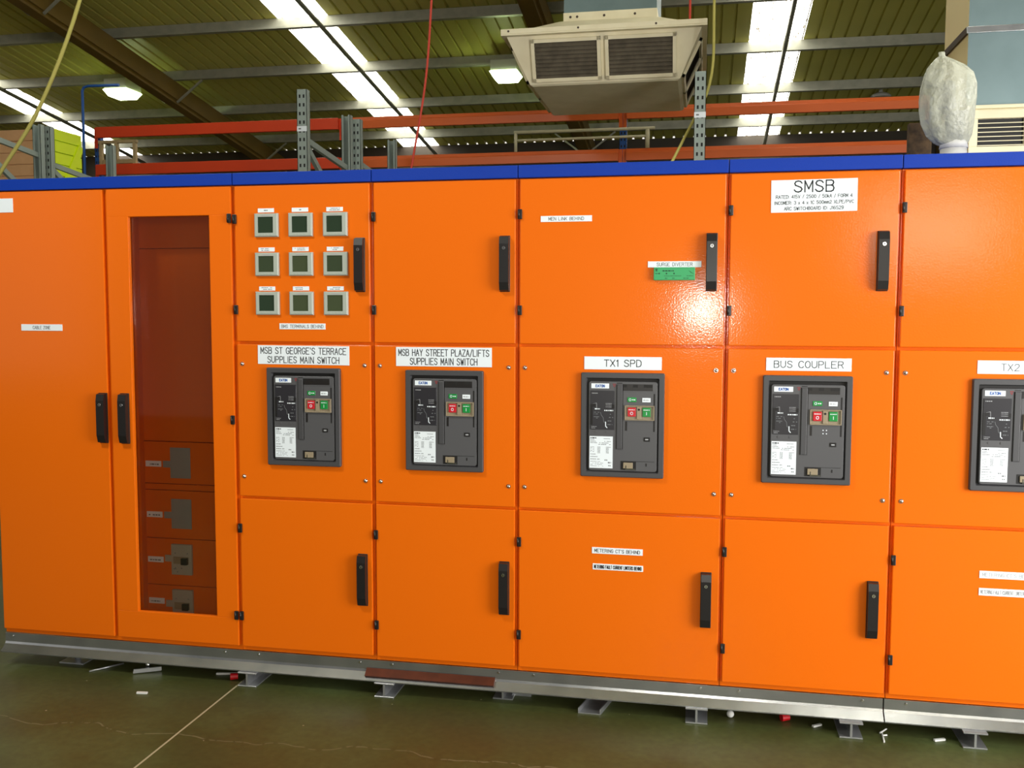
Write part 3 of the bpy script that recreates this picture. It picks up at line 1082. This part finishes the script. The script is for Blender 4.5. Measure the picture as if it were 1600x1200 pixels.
for q in range(3):
    b.dashes(fx(.03), fx(.09 + .02 * q), fz(.654 + .017 * q), .0022, yy, 2, 10 + q, 1.0)
    b.dashes(fx(.15), fx(.33), fz(.671 + .017 * q), .0022, yy, 2, 20 + q, .6)
for q in range(6):
    b.dashes(fx(.03), fx(.085), fz(.735 + .013 * q), .0017, yy, 2, 30 + q, .7)
    b.dashes(fx(.135), fx(.175), fz(.735 + .013 * q), .0022, yy, 2, 40 + q, 1.0)
    b.dashes(fx(.26), fx(.33 - .03 * (q > 0)), fz(.735 + .013 * q), .0022, yy, 2, 50 + q, 1.0)
for q in range(3):
    b.dashes(fx(.03), fx(.11 + .03 * q), fz(.815 + .028 * q), .0024, yy, 2, 60 + q, .9)
for q in range(4):
    b.dashes(fx(.03), fx(.22), fz(.898 + .017 * q), .0016, yy, 2, 70 + q, .6)
b.dashes(fx(.24), fx(.28), fz(.88), .0040, yy, 2, 80, 1.0)
b.dashes(fx(.29), fx(.335), fz(.908), .0046, yy, 2, 81, 1.0)
b.dashes(fx(.295), fx(.33), fz(.942), .0040, yy, 2, 82, 1.0)
b.build('rating_plate', ['white', 'ink', 'greyink'], br)
b = MB()
b.box(fx(.412), fx(.494), YFACE - .0050, YFACE - .0001, fz(.752), fz(.03), bev=.002)
b.build('charging_lever', 'bezel', br)
b = MB()
b.box(fx(.566), fx(.696), YFACE - .0022, YFACE - .0001, fz(.224), fz(.172), bev=.0008, seg=1)
b.text('O', fx(.605), fz(.198), .0085, .0075, .0018, YFACE - .0026, 1)
b.dashes(fx(.635), fx(.682), fz(.198), .0040, YFACE - .0026, 1, 4, 1.0)
b.build('open_indicator', ['green', 'white'], br)
b = MB()
b.box(fx(.78), fx(.90), YFACE - .0022, YFACE - .0001, fz(.224), fz(.176), bev=.0008, seg=1)
b.dashes(fx(.795), fx(.885), fz(.20), .0040, YFACE - .0026, 1, 6, 1.0)
b.build('spring_indicator', ['white', 'paleink'], br)
b = MB()
gx0, gx1, gz0, gz1 = fx(.53), fx(.957), fz(.425), fz(.262)
b.box(gx0, gx1, YFACE - .0018, YFACE - .0001, gz0, gz1, bev=.0006, seg=1)
b.frame(gx0, gx1, gz0, gz1, .0035, YFACE - .0085, YFACE - .0019, bev=.0008)
b.box(fx(.705), fx(.77), YFACE - .0075, YFACE - .0019, gz0 + .004, gz1 - .004, bev=.001)
b.cyl((fx(.735), YFACE - .0074, fz(.305)), 'y', .0042, -.0012, 1, 12)
b.build('button_guard', ['brass', 'void'], br)
for nm, u0, u1, mt, tx in (('off_button', .572, .690, 'red', 'O'), ('on_button', .787, .904, 'green', 'I')):
    b = MB()
    b.box(fx(u0), fx(u1), YFACE - .0080, YFACE - .0019, fz(.384), fz(.283), bev=.0015)
    b.text(tx, fx((u0 + u1) / 2), fz(.348), .0105, .0085 if tx == 'O' else .0022, .0021, YFACE - .0084, 1)
    b.dashes(fx(u0 + .015), fx(u1 - .015), fz(.308), .0030, YFACE - .0084, 1, 3, 1.0)
    b.build(nm, [mt, 'white'], br)
b = MB()
b.box(fx(.808), fx(.898), YFACE - .0020, YFACE - .0001, fz(.660), fz(.614), bev=.0006, seg=1)
b.dashes(fx(.83), fx(.875), fz(.637), .0050, YFACE - .0024, 1, 2, 1.0)
b.build('counter', ['void', 'paleink'], br)
b = MB()
b.box(fx(.475), fx(.70), YFACE - .0006, YFACE + .001, fz(.983), fz(.888), 1)
b.box(fx(.515), fx(.655), YFACE - .0055, YFACE - .0007, fz(.965), fz(.900), 0, bev=.001)
b.box(fx(.545), fx(.69), YFACE - .0075, YFACE - .0007, fz(.978), fz(.966), 2)
b.box(fx(.55), fx(.562), YFACE - .0065, YFACE - .0056, fz(.965), fz(.93), 2)
b.build('racking_slot', ['brass', 'void', 'chrome'], br)

breakers = [(-1.601, 1.1535, "dark grey air breaker below the ST GEORGE'S TERRACE plate"), (-1.003, 1.1520, 'dark grey air breaker below the HAY STREET PLAZA plate'),
            (-.294, 1.1525, 'dark grey air breaker below the TX1 SPD plate'), (.389, 1.1520, 'dark grey air breaker below the BUS COUPLER plate'),
            (1.119, 1.1500, 'dark grey air breaker below the TX2 plate at the right edge')]
for k, (x, z, lab) in enumerate(breakers):
    o = br if k == 0 else copy_tree(br)
    o.location = (x, 0, z)
    o['label'] = lab
    if k == 3:
        b = MB()
        for i in (0, 1):
            for j in (0, 1):
                b.cyl((x + fx(.715) + i * .012, YFACE - .0002, z + fz(.52) + j * .0125), 'y', .0022, -.0012, 0, 10)
        b.build('pad_dots', 'white', o, origin=(x, 0, z))

# ================================================================== PLINTH AND WHAT IT STANDS ON
PROF = [(.012, .1405), (.012, .101), (.0085, .0915), (-.022, .066), (-.022, .062), (.120, .062), (.120, .066), (-.014, .066), (.016, .092), (.016, .1405)]
bolts = [-3.02, -1.985, -1.83, -1.375, -1.235, -.785, -.64, .02, .165, .620, .775]
for x0, x1, lab in ((-3.06, .6925, 'long folded galvanised plinth channel under the orange cabinets'), (.6975, 1.52, 'short galvanised plinth channel at the right end, past the joint')):
    t = thing('plinth_channel', (x0, 0, .062), lab, 'steel channel')
    b = MB()
    b.prism(PROF, 'x', x0, x1)
    b.build('channel', 'galv', t)
    for bx in bolts:
        if x0 < bx < x1:
            b = MB()
            b.cyl((bx, .0118, .128), 'y', .0045, -.004, 0, 6)
            b.build('bolt', 'chrome', t)


def ibeam(mb, x, y0, y1, z1=.0615, w=.084):
    t = .006
    mb.box(x - w / 2, x + w / 2, y0, y1, z1 - t, z1, bev=.001, seg=1)
    mb.box(x - w / 2, x + w / 2, y0, y1, .0004, t, bev=.001, seg=1)
    mb.box(x - .004, x + .004, y0, y1, t, z1 - t)


beams = [(-1.864, -.035, 'aluminium I-beam foot nearest the red cap under the meter cabinet'), (-1.258, -.030, 'aluminium I-beam foot under the left end of the copper bar'),
         (-.775, .050, 'aluminium I-beam foot under the right end of the copper bar'), (.006, -.030, 'aluminium I-beam foot left of the pale ball'),
         (.574, -.046, 'aluminium I-beam foot left of the plinth channel joint'), (1.006, -.046, 'aluminium I-beam foot at the far right, past the joint')]
for x, y0, lab in beams:
    b = MB()
    ibeam(b, x, y0, DEPTH - .02)
    tag(b.build('beam_foot', 'alu', origin=(x, y0, 0)), lab, 'beam', 'beam feet under the plinth')

# levelling foot far left and a short loose angle with a stud
t = thing('levelling_foot', (-2.76, .10, 0), 'small levelling foot on a square base under the left end of the plinth', 'foot')
b = MB()
b.box(-2.82, -2.70, .05, .16, .0004, .007, bev=.001)
b.build('base', 'alu', t)
b = MB()
b.cyl((-2.76, .10, .007), 'z', .013, .0545, 0, 14)
b.build('post', 'alu', t)
t = thing('loose_bracket', (-2.38, .03, 0), 'loose flat bracket with a stud lying skewed under the windowed door', 'bracket')
b = MB()
a = Vector((-2.425, .012, .008)); c = Vector((-2.325, .068, .008))
b.bar(a, c, .030, .010)
b.bar(a + Vector((.010, -.013, .006)), c + Vector((.010, -.013, .006)), .005, .016)
b.build('plate', 'alu', t)
b = MB()
b.cyl((-2.375, .045, .014), 'z', .010, .030, 0, 12)
b.cyl((-2.375, .045, .044), 'z', .015, .006, 0, 6)
b.build('stud', 'chrome', t)
b = MB()
b.tube([(-2.62, -.02, .004), (-2.53, .10, .004)], .004)
tag(b.build('loose_rod', 'alu', origin=(-2.57, .04, 0)), 'thin metal rod lying on the floor left of the loose bracket', 'rod')

b = MB()
b.prism([(-.0135, .0765), (.0060, .0930), (.0090, .1080), (-.0205, .0845)], 'x', -1.345, -.798)
tag(b.build('copper_bar', 'copper', origin=(-1.07, -.04, .067)), 'reddish brown copper busbar lying along the plinth lip', 'busbar')
b = MB()
b.prism([(-.455, .0), (-.365, .0), (-.365, .022), (-.369, .022), (-.369, .004), (-.451, .004), (-.451, .022), (-.455, .022)], 'y', -.02, .42)
b.v = [(x + .22 * (y + .02) * 1.0, y, z + .0004) for x, y, z in b.v]
tag(b.build('channel_offcut', 'alu', origin=(-.41, -.02, 0)), 'flat aluminium channel offcut lying on the floor under the wide cabinet', 'metal channel')
b = MB()
b.box(-.745, -.665, .10, .22, .0004, .014, bev=.001)
tag(b.build('metal_block', 'alu', origin=(-.70, .15, 0)), 'small flat metal block right of the copper bar end', 'metal block')
b = MB()
b.ball((.137, .06, .0145), .0142)
tag(b.build('ball', 'tie', origin=(.137, .06, 0)), 'small shiny pale ball on the floor under the plinth', 'ball')
for x, y, lab in ((-1.955, .03, 'red plastic cap at the end of the floor joint'), (.345, .07, 'red plastic cap between the two right I-beam feet')):
    t = thing('plastic_cap', (x, y, 0), lab, 'cap', 'red plastic caps under the plinth')
    b = MB()
    bm = bmesh.new()
    bmesh.ops.create_cone(bm, cap_ends=True, segments=20, radius1=.0145, radius2=.0125, depth=.032)
    bmesh.ops.rotate(bm, verts=bm.verts, matrix=Matrix.Rotation(R(90), 3, 'Y'))
    bmesh.ops.rotate(bm, verts=bm.verts, matrix=Matrix.Rotation(R(25), 3, 'Z'))
    bmesh.ops.translate(bm, verts=bm.verts, vec=(x, y, .0147))
    b.add_bm(bm)
    b.build('cap', 'redplastic', t)
    b = MB()
    b.tube([(x + .012, y + .004, .016), (x + .02, y + .03, .026), (x - .005, y + .075, .036)], .0022)
    b.build('wire_tail', 'tie', t)
bits = [((.445, .03), (.478, .055), 'white cable tie offcut between the right red cap and the next I-beam foot'), ((.875, -.005), (.915, .012), 'white cable tie offcut left of the far right I-beam foot'),
        ((-2.28, -.19), (-2.235, -.185), 'pale sliver on the open floor left of the saw-cut joint'), ((-2.06, .07), (-1.97, .09), 'short metal strip beside the left red cap')]
for (ax, ay), (bx, by), lab in bits:
    b = MB()
    b.bar((ax, ay, .004), (bx, by, .004), .010, .007)
    tag(b.build('offcut', 'tie', origin=(ax, ay, 0)), lab, 'offcut')
b = MB()
b.tube([(.690, -.055, .003), (.694, .0, .003), (.696, .03, .004), (.715, .045, .012)], .0030)
b.tube([(.694, .0, .004), (.71, .006, .004)], .0030)
b.tube([(.696, .03, .005), (.688, .02, .004)], .0035)
tag(b.build('cable_tie', 'tie', origin=(.69, 0, 0)), 'bent white cable tie with a hooked end below the plinth joint', 'cable tie')

# ================================================================== ON TOP OF THE SWITCHBOARD
t = thing('wrapped_fitting', (.985, .50, ZT1), 'fitting wrapped in a puffed milky plastic bag on top of the right cabinet', 'wrapped fitting')
b = MB()
prof = [(.050, 2.262), (.062, 2.272), (.080, 2.300), (.094, 2.350), (.100, 2.400), (.101, 2.450), (.097, 2.500), (.086, 2.545), (.066, 2.575), (.034, 2.600), (.012, 2.615), (.012, 2.632)]
nn = 48
rings = []
for k, (r_, z) in enumerate(prof):
    f = k / (len(prof) - 1)
    cx = (.985, .975, .966, .958, .955, .956, .958, .957, .948, .936, .930, .928)[k]
    ring = []
    for i in range(nn):
        a = 2 * math.pi * i / nn
        fold = abs(math.sin(3.5 * a + 2.0 * f)) ** .6 - .6
        wr = 1 + .10 * fold * math.sin(math.pi * min(1, f + .12)) + .04 * math.sin(9 * a - 7 * f) * (f > .05) + .05 * math.cos(2 * a + 1) * math.sin(math.pi * f)
        ring.append((cx + r_ * wr * math.cos(a), .50 + .8 * r_ * wr * math.sin(a), z + .008 * math.sin(4 * a + 1) * math.sin(math.pi * f)))
    rings.append(ring)
for A, B in zip(rings, rings[1:]):
    for i in range(nn):
        j = (i + 1) % nn
        b.face([A[i], A[j], B[j], B[i]], 0, True)
b.face(rings[-1], 0)
b.build('plastic_bag', 'bag', t)
b = MB()
b.cyl((.985, .50, ZT1 + .0004), 'z', .050, .095, 0, 28)
b.cyl((.985, .50, ZT1 + .095), 'z', .054, .030, 0, 28, .050)
b.build('base', 'tie', t)
b = MB()
b.box(.955, 1.020, .47, .54, 2.279, 2.40, bev=.02)
b.box(.925, .985, .475, .535, 2.39, 2.52, bev=.02)
b.build('inner_fitting', 'plate', t)
b = MB()
b.box(.845, .935, .655, .70, ZT1 + .0004, 2.385)
b.build('slotted_board', 'brown', None, origin=(.89, .67, ZT1))
tag(bpy.data.objects['slotted_board'], 'small dark brown board standing behind the plastic bag', 'board')

# ================================================================== RACKING BEHIND


def upright(x, y, z1, open_dir, parent, m='rackgrey', w=.09, d=.07):
    """punched rack post: slotted front web, two side flanges, open on the other side"""
    b = MB()
    t = .004
    yf = y if open_dir > 0 else y + d
    yo = y + d if open_dir > 0 else y
    b.box(x - w / 2, x + w / 2, min(yf, yf + open_dir * t), max(yf, yf + open_dir * t), 0, z1)
    for s in (-1, 1):
        b.box(min(x + s * w / 2, x + s * (w / 2 - t)), max(x + s * w / 2, x + s * (w / 2 - t)), min(yf, yo), max(yf, yo), 0, z1)
        b.box(min(x + s * w / 2, x + s * (w / 2 - .022)), max(x + s * w / 2, x + s * (w / 2 - .022)), min(yo, yo - open_dir * t), max(yo, yo - open_dir * t), 0, z1)
    z = z1 - .05
    while z > 2.3:
        for s in (-1, 1):
            cx = x + s * .018
            ys = yf - open_dir * .0008
            b.box(cx - .0075, cx + .0075, min(ys, yf), max(ys, yf), z - .022, z + .006, 1)
        z -= .0725
    return b.build('upright', [m, 'rackhole'], parent)


def rack_frame(x, y0, y1, z1, label, sticker=None, zb=3.06):
    t = thing('rack_frame', (x, y0, 0), label, 'rack frame', 'grey pallet rack end frames')
    upright(x, y0, z1, 1, t)
    upright(x, y1 - .07, z1 - .01, -1, t)
    for za, ze in ((zb, zb - .10), (zb - .04, zb - .62)):
        b = MB()
        b.bar((x, y0 + .06, za), (x, y1 - .06, ze), .034, .050)
        b.build('brace', 'rackgrey', t)
    b = MB()
    b.bar((x, y0 + .06, .4), (x, y1 - .06, 1.4), .034, .05)
    b.build('brace', 'rackgrey', t)
    if sticker:
        b = MB()
        b.box(x - .045, x + .045, y0 - .0025, y0 - .0012, sticker - .022, sticker + .022)
        b.dashes(x - .03, x + .03, sticker, .012, y0 - .003, 1, 5, .8)
        b.build('sticker', ['white', 'greyink'], t)
    return t


rack_frame(-3.365, 4.10, 5.20, 3.470, 'grey rack end frame with white sticker on its tall slotted post, left of centre', 3.14, 3.06)
rack_frame(-3.325, 5.30, 6.45, 3.452, 'grey rack end frame just behind the left sticker post, farther back', None, 3.04)
rack_frame(-.040, 4.10, 5.20, 3.470, 'grey rack end frame with slotted post overlapping the cream ceiling diffuser', 3.135, 3.06)
rack_frame(-6.700, 4.10, 5.20, 3.500, 'grey rack end frame at the far left whose front post is out of the photo', None, 3.28)
rack_frame(-6.715, 5.30, 6.45, 3.500, 'grey rack end frame at the far left in front of the lime boards', None, 3.12)

rk = thing('pallet_rack', (-2.6, 7.7, 0), 'long pallet rack with orange beams and blue posts behind the switchboard', 'pallet rack')
RX = [-7.43, -4.175, -.895, 2.30]
for x in RX:
    for y, zt in ((7.22, 3.86), (8.15, 3.1)):
        upright(x, y, zt, 1, rk, 'rackblue', .08, .07)
    b = MB()
    b.bar((x, 7.28, 3.05), (x, 8.2, 2.45), .03, .04)
    b.build('brace', 'rackblue', rk)
for k, (xa, xb) in enumerate(zip(RX, RX[1:])):
    for y, sgn in ((7.165, -1), (8.225, 1)):
        for zt in ((3.852, 3.398, 2.3) if sgn < 0 else (2.3,)):
            h = .130
            b = MB()
            x0, x1 = xa + .043, xb - .043
            yo = y - .05 if sgn < 0 else y
            if k == 0:
                b.box(x0, x1, yo, yo + .05, zt - h, zt, bev=.004)
            else:
                b.prism([(yo, zt - h), (yo + .05, zt - h), (yo + .05, zt), (yo + .022, zt), (yo + .018, zt - .035), (yo, zt - .045)], 'x', x0, x1)
            for xe in (xa, xb):
                s = 1 if xe == xa else -1
                ya, yb = (y - .004, y + .052) if sgn < 0 else (y - .003, y + .004)
                b.box(min(xe + s * .002, xe + s * .043), max(xe + s * .002, xe + s * .043), ya, ya + .006, zt - h - (.12 if zt > 3.5 else .02), zt)
            b.build('beam', 'beamred' if k == 0 else 'beamorange', rk)

# things stored up on the rack
t = thing('propped_frame', (-7.17, 7.32, 3.4), 'open timber frame standing on the rack behind the far left grey post', 'timber frame')
z0 = 3.3985
b = MB()
b.bar((-7.48 + .12, 7.15, 3.672), (-6.84, 7.15, 3.672), .045, .035)
b.build('top_rail', 'timber', t)
for xa, xb in ((-7.33, -7.33), (-7.12, -7.12), (-6.87, -6.87)):
    b = MB()
    b.bar((xa, 7.15, z0 + .001), (xb, 7.15, 3.655), .038, .045)
    b.build('stile', 'timber', t)
b = MB()
b.bar((-7.30, 7.15, 3.43), (-6.89, 7.15, 3.43), .04, .05)
b.build('bottom_rail', 'timber', t)
t = thing('tube_frame', (-1.4, 7.14, 3.4), 'cream tubular frame standing on the rack below the ceiling diffuser', 'tube frame')
for y, xa, xb in ((7.14, -2.10, -.62),):
    b = MB()
    b.tube([(xa, y, 3.3985), (xa, y, 3.605)], .018)
    b.build('leg', 'creamtube', t)
    b = MB()
    b.tube([(xb, y, 3.3985), (xb, y, 3.605)], .024)
    b.build('leg', 'creamtube', t)
    b = MB()
    b.tube([(xa - .02, y, 3.615), (xb + .08, y, 3.615)], .018)
    b.build('rail', 'creamtube', t)
b = MB()
b.tube([(-2.10, 7.14, 3.525), (-.62, 7.14, 3.530)], .015)
b.build('rail', 'creamtube', t)
b = MB()
b.tube([(-7.50, 7.05, 0), (-7.50, 7.05, 3.3), (-7.50, 7.05, 4.28), (-7.48, 7.05, 4.32), (-7.42, 7.05, 4.335), (-7.0, 7.05, 4.33)], .017)
tag(b.build('bent_pole', 'rackblue', origin=(-7.5, 7.05, 0)), 'thin blue pole with bent top at the left end of the pallet rack', 'pole')

# timber store room at the far left: peach boarded front, side tinted lime as if lamp-lit
t = thing('timber_store', (-11.0, 8.6, 0), 'timber boarded store with peach front and lime side at the far left', 'store room')
b = MB()
zt, pitch = 4.02, .155
n = int(zt / pitch)
for i in range(n + 1):
    z0, z1 = i * pitch, min((i + 1) * pitch - .008, zt)
    if z1 - z0 > .02:
        b.box(-13.6, -8.56, 7.90, 7.925, z0, z1)
b.box(-13.6, -8.56, 7.925, 7.94, 0, zt)
b.build('front_wall', 'peach', t)
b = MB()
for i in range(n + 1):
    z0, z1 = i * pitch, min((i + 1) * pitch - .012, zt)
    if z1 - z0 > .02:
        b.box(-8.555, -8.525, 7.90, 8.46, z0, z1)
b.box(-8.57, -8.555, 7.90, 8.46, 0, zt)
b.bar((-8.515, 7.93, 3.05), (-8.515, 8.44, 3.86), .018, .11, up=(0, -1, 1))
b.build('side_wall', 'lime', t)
b = MB()
b.box(-13.6, -8.58, 7.945, 8.45, zt - .05, zt - .01)
b.build('roof', 'timber', t)

# ================================================================== CEILING DIFFUSER AND DUCTS
CX, CY = -.862, 5.40
t = thing('ceiling_diffuser', (CX, CY, 3.58), 'large square cream air diffuser with brown grilles hanging from its duct', 'air diffuser')
zb, zf, zf1 = 3.575, 3.945, 4.000
hb, hf = .648, .868


def sq(h, z):
    return [(CX - h, CY - h, z), (CX + h, CY - h, z), (CX + h, CY + h, z), (CX - h, CY + h, z)]


b = MB()
A, B = sq(hb, zb), sq(hf - .045, zf)
A1 = sq(hb - .02, zb - .012)
for i in range(4):
    j = (i + 1) % 4
    b.face([A[i], A[j], B[j], B[i]])
    b.face([A1[i], A1[j], A[j], A[i]])
b.face(A1)
b.build('hood', 'cream', t)
b = MB()
b.box(CX - hf, CX + hf, CY - hf, CY + hf, zf, zf + .014, bev=.004)
for x0, x1, y0, y1 in ((CX - hf, CX + hf, CY - hf, CY - hf + .02), (CX - hf, CX + hf, CY + hf - .02, CY + hf), (CX - hf, CX - hf + .02, CY - hf + .02, CY + hf - .02), (CX + hf - .02, CX + hf, CY - hf + .02, CY + hf - .02)):
    b.box(x0, x1, y0, y1, zf + .014, zf1, bev=.003)
for x in (-.8, -.2, .45):
    b.cyl((CX + x, CY - hf, zf + .035), 'y', .009, -.004, 1, 10)
b.build('flange', ['cream', 'strap'], t)
b = MB()
A, B = sq(hf - .06, zf1 - .02), sq(.42, 4.17)
for i in range(4):
    j = (i + 1) % 4
    b.face([A[i], A[j], B[j], B[i]])
b.face(B)
b.build('transition_cone', 'cream', t)


def on_side(side, u, s, out):
    """point on a sloping hood face: u across (-1..1 of the bottom half width), s up 0..1, out = offset from the face"""
    h = hb + (hf - .045 - hb) * s
    z = zb + (zf - zb) * s
    a = u * hb
    nrm = out
    if side == 'front':
        return (CX + a, CY - h - nrm, z - nrm * .5)
    if side == 'right':
        return (CX + h + nrm, CY + a, z - nrm * .5)
    return (CX - h - nrm, CY + a, z - nrm * .5)


for side in ('front', 'right', 'left'):
    for u0, u1 in ((-.95, -.03), (.03, .95)):
        s0, s1 = .06, .93
        fr = MB()
        wu, ws = .045, .07
        for a0, a1, c0, c1 in ((u0, u1, s0, s0 + ws), (u0, u1, s1 - ws, s1), (u0, u0 + wu, s0, s1), (u1 - wu, u1, s0, s1)):
            P = [on_side(side, *q) for q in ((a0, c0, .022), (a1, c0, .022), (a1, c1, .022), (a0, c1, .022))]
            Q = [on_side(side, *q) for q in ((a0, c0, .001), (a1, c0, .001), (a1, c1, .001), (a0, c1, .001))]
            fr.face(P)
            for i in range(4):
                j = (i + 1) % 4
                fr.face([P[i], P[j], Q[j], Q[i]])
        g = fr.build('grille_frame', 'cream', t)
        gr = MB()
        n = 9
        gr.face([on_side(side, *q) for q in ((u0 + wu, s0 + ws, .002), (u1 - wu, s0 + ws, .002), (u1 - wu, s1 - ws, .002), (u0 + wu, s1 - ws, .002))], 1)
        for k in range(n):
            sa = s0 + ws + (s1 - s0 - 2 * ws) * k / n
            sb = sa + (s1 - s0 - 2 * ws) / n * .80
            P = [on_side(side, *q) for q in ((u0 + wu, sa, .016), (u1 - wu, sa, .016), (u1 - wu, sb, .004), (u0 + wu, sb, .004))]
            gr.face(P, 0)
            gr.face([Vector(p) - Vector((0, 0, .004)) for p in P], 0)
        gr.build('louvres', ['grille', 'strap'], g)
b = MB()
dx0, dx1, dy0, dy1 = -1.25, -.43, 4.99, 5.81
b.box(dx0, dx1, dy0, dy1, 4.24, zpurlin(dy1) - .01)
b.build('duct', 'duct', t)
b = MB()
b.box(dx0 - .004, dx1 + .004, dy0 - .006, dy1 + .006, 4.165, 4.245, bev=.003)
for x in (.06, .12, .36, .63):
    b.cyl((dx0 + x, dy0 - .006, 4.205), 'y', .011, -.004, 1, 10)
b.build('duct_collar', ['cream', 'strap'], t)

t = thing('supply_duct', (1.9, 2.3, 2.35), 'big galvanised duct dropping to a louvred outlet at the right edge', 'duct')
X0, X1, Y0, Y1 = 1.392, 2.15, 2.00, 2.53
b = MB()
ztop = zpurlin(Y1) - .02
b.face([(X0, Y0, 2.70), (X1, Y0, 2.70), (X1, Y0, ztop), (X0, Y0, ztop)], 0)
b.face([(X0, Y1, 2.70), (X1, Y1, 2.70), (X1, Y1, ztop), (X0, Y1, ztop)], 0)
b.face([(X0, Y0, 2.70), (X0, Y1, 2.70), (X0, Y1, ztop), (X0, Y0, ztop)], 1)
b.face([(X1, Y0, 2.70), (X1, Y1, 2.70), (X1, Y1, ztop), (X1, Y0, ztop)], 0)
b.face([(X0, Y0, ztop), (X1, Y0, ztop), (X1, Y1, ztop), (X0, Y1, ztop)], 0)
b.build('drop', ['duct', 'ductcream'], t)
b = MB()
for z in (3.115,):
    b.box(X0 - .012, X1 + .012, Y0 - .014, Y0 - .0005, z - .018, z + .018, 0, bev=.003)
    b.box(X0 - .012, X0 - .0005, Y0, Y1 + .02, z - .018, z + .018, 1)
b.build('joint_flange', ['galv', 'strap'], t)
# outlet box with louvres
V0, V1, VZ0, VZ1, VY = 1.400, 1.722, 2.440, 2.690, 1.95
b = MB()
b.box(V0 - .005, X1 + .02, VY + .022, Y1 + .02, VZ0 - .02, VZ1 - .002, bev=.003)
b.box(V0 - .012, X1 + .02, VY + .010, VY + .05, VZ1 - .002, VZ1 + .018, bev=.003)
b.build('outlet_box', 'cream', t)
b = MB()
b.frame(V0, V1, VZ0, VZ1 - .012, .045, VY, VY + .021, bev=.003)
b.build('outlet_frame', 'cream', t)
b = MB()
b.box(V0 + .046, V1 - .046, VY + .019, VY + .0215, VZ0 + .045, VZ1 - .058, 1)
for k in range(6):
    z = VZ0 + .052 + k * .0236
    b.face([(V0 + .046, VY + .002, z), (V1 - .046, VY + .002, z), (V1 - .046, VY + .016, z + .003), (V0 + .046, VY + .016, z + .003)], 0)
    b.face([(V0 + .046, VY + .002, z - .0045), (V1 - .046, VY + .002, z - .0045), (V1 - .046, VY + .002, z), (V0 + .046, VY + .002, z)], 0)
b.build('louvres', ['cream', 'void'], t)

# ================================================================== LAMPS
for x, y, lab in ((-9.31, 10.62, 'lit box lamp under the roof at the left, beside the brown rafter'), (-2.94, 10.62, 'lit box lamp under the roof left of the cream diffuser')):
    t = thing('high_bay_lamp', (x, y, 4.85), lab, 'lamp', 'box lamps under the roof')
    zt = zpurlin(10.88) - .004
    b = MB()
    b.box(x - .20, x + .20, y - .14, y + .30, zt - .17, zt, bev=.015)
    b.build('housing', 'lamphouse', t)
    b = MB()
    P = [(x - .21, y - .15, zt - .172), (x + .21, y - .15, zt - .172), (x + .21, y + .30, zt - .172), (x - .21, y + .30, zt - .172)]
    Q = [(x - .15, y - .09, zt - .27), (x + .15, y - .09, zt - .27), (x + .15, y + .24, zt - .27), (x - .15, y + .24, zt - .27)]
    for i in range(4):
        j = (i + 1) % 4
        b.face([P[i], P[j], Q[j], Q[i]])
    b.face(Q)
    b.face(P)
    b.build('lens', 'lens', t)
t = thing('dome_lamp', (2.77, 12.9, 5.0), 'unlit white dome reflector lamp under the roof at the right', 'lamp')
b = MB()
bm = bmesh.new()
bmesh.ops.create_uvsphere(bm, u_segments=24, v_segments=12, radius=.165)
bmesh.ops.delete(bm, geom=[v for v in bm.verts if v.co.z < -.002], context='VERTS')
for v in bm.verts:
    v.co = Vector((v.co.x + 2.77, v.co.y + 12.9, v.co.z * .5 + 5.05))
b.add_bm(bm, 0, True)
b.cyl((2.77, 12.9, 5.048), 'z', .155, .006, 0, 24)
b.build('reflector', 'lensoff', t)
b = MB()
b.cyl((2.77, 12.9, 5.125), 'z', .03, zroof(13.05) - .01 - 5.125, 0, 12)
b.build('stem', 'lamphouse', t)

# ================================================================== CORDS


def cord(name, pts, r, m, label):
    # smooth the polyline
    P = [Vector(p) for p in pts]
    out = []
    for i in range(len(P) - 1):
        p0, p1, p2, p3 = P[max(i - 1, 0)], P[i], P[i + 1], P[min(i + 2, len(P) - 1)]
        for k in range(6):
            u = k / 6
            out.append(.5 * ((2 * p1) + (p2 - p0) * u + (2 * p0 - 5 * p1 + 4 * p2 - p3) * u * u + (3 * p1 - p0 - 3 * p2 + p3) * u ** 3))
    out.append(P[-1])
    b = MB()
    b.tube(out, r)
    tag(b.build(name, m, origin=tuple(P[-1])), label, 'cord')


def hang(y0):
    return zroof(y0 + .1) - .01


cord('rope', [(-3.35, 2, zpurlin(2.4) - .03), (-3.65, 2, 4.6), (-3.97, 2, 3.60), (-4.29, 2, 2.93), (-4.61, 2, 2.50), (-4.9, 2, 2.1), (-5.3, 2, 1.5)], .0125, 'ropeyellow', 'pale yellow rope slanting down at the far left')
cord('cord', [(-2.10, 4, hang(4)), (-2.14, 4, 5.0), (-2.19, 4, 4.11), (-2.245, 4, 3.45), (-2.36, 4, 2.81), (-2.45, 4, 2.3), (-2.5, 4, 1.2)], .0095, 'cordred', 'long red cord hanging down left of the lit lamp')
cord('cord', [(-.13, 4.60, zpurlin(4.6) + .02), (-.14, 4.60, 5.2), (-.137, 4.60, zf1 - .0405)], .010, 'cordred', 'short red cord ending on the flange of the cream diffuser')
cord('cord', [(.066, 4.32, hang(4.32)), (.062, 4.32, 4.7), (.056, 4.32, 4.02), (.056, 4.32, 3.60), (.02, 4.32, 3.38), (-.035, 4.30, 3.24), (-.095, 4.28, 3.12), (-.245, 4.25, 2.82), (-.42, 4.2, 2.45), (-.52, 4.2, 1.4)], .0115, 'ropeyellow', 'yellow cord looping behind the post in front of the cream diffuser')
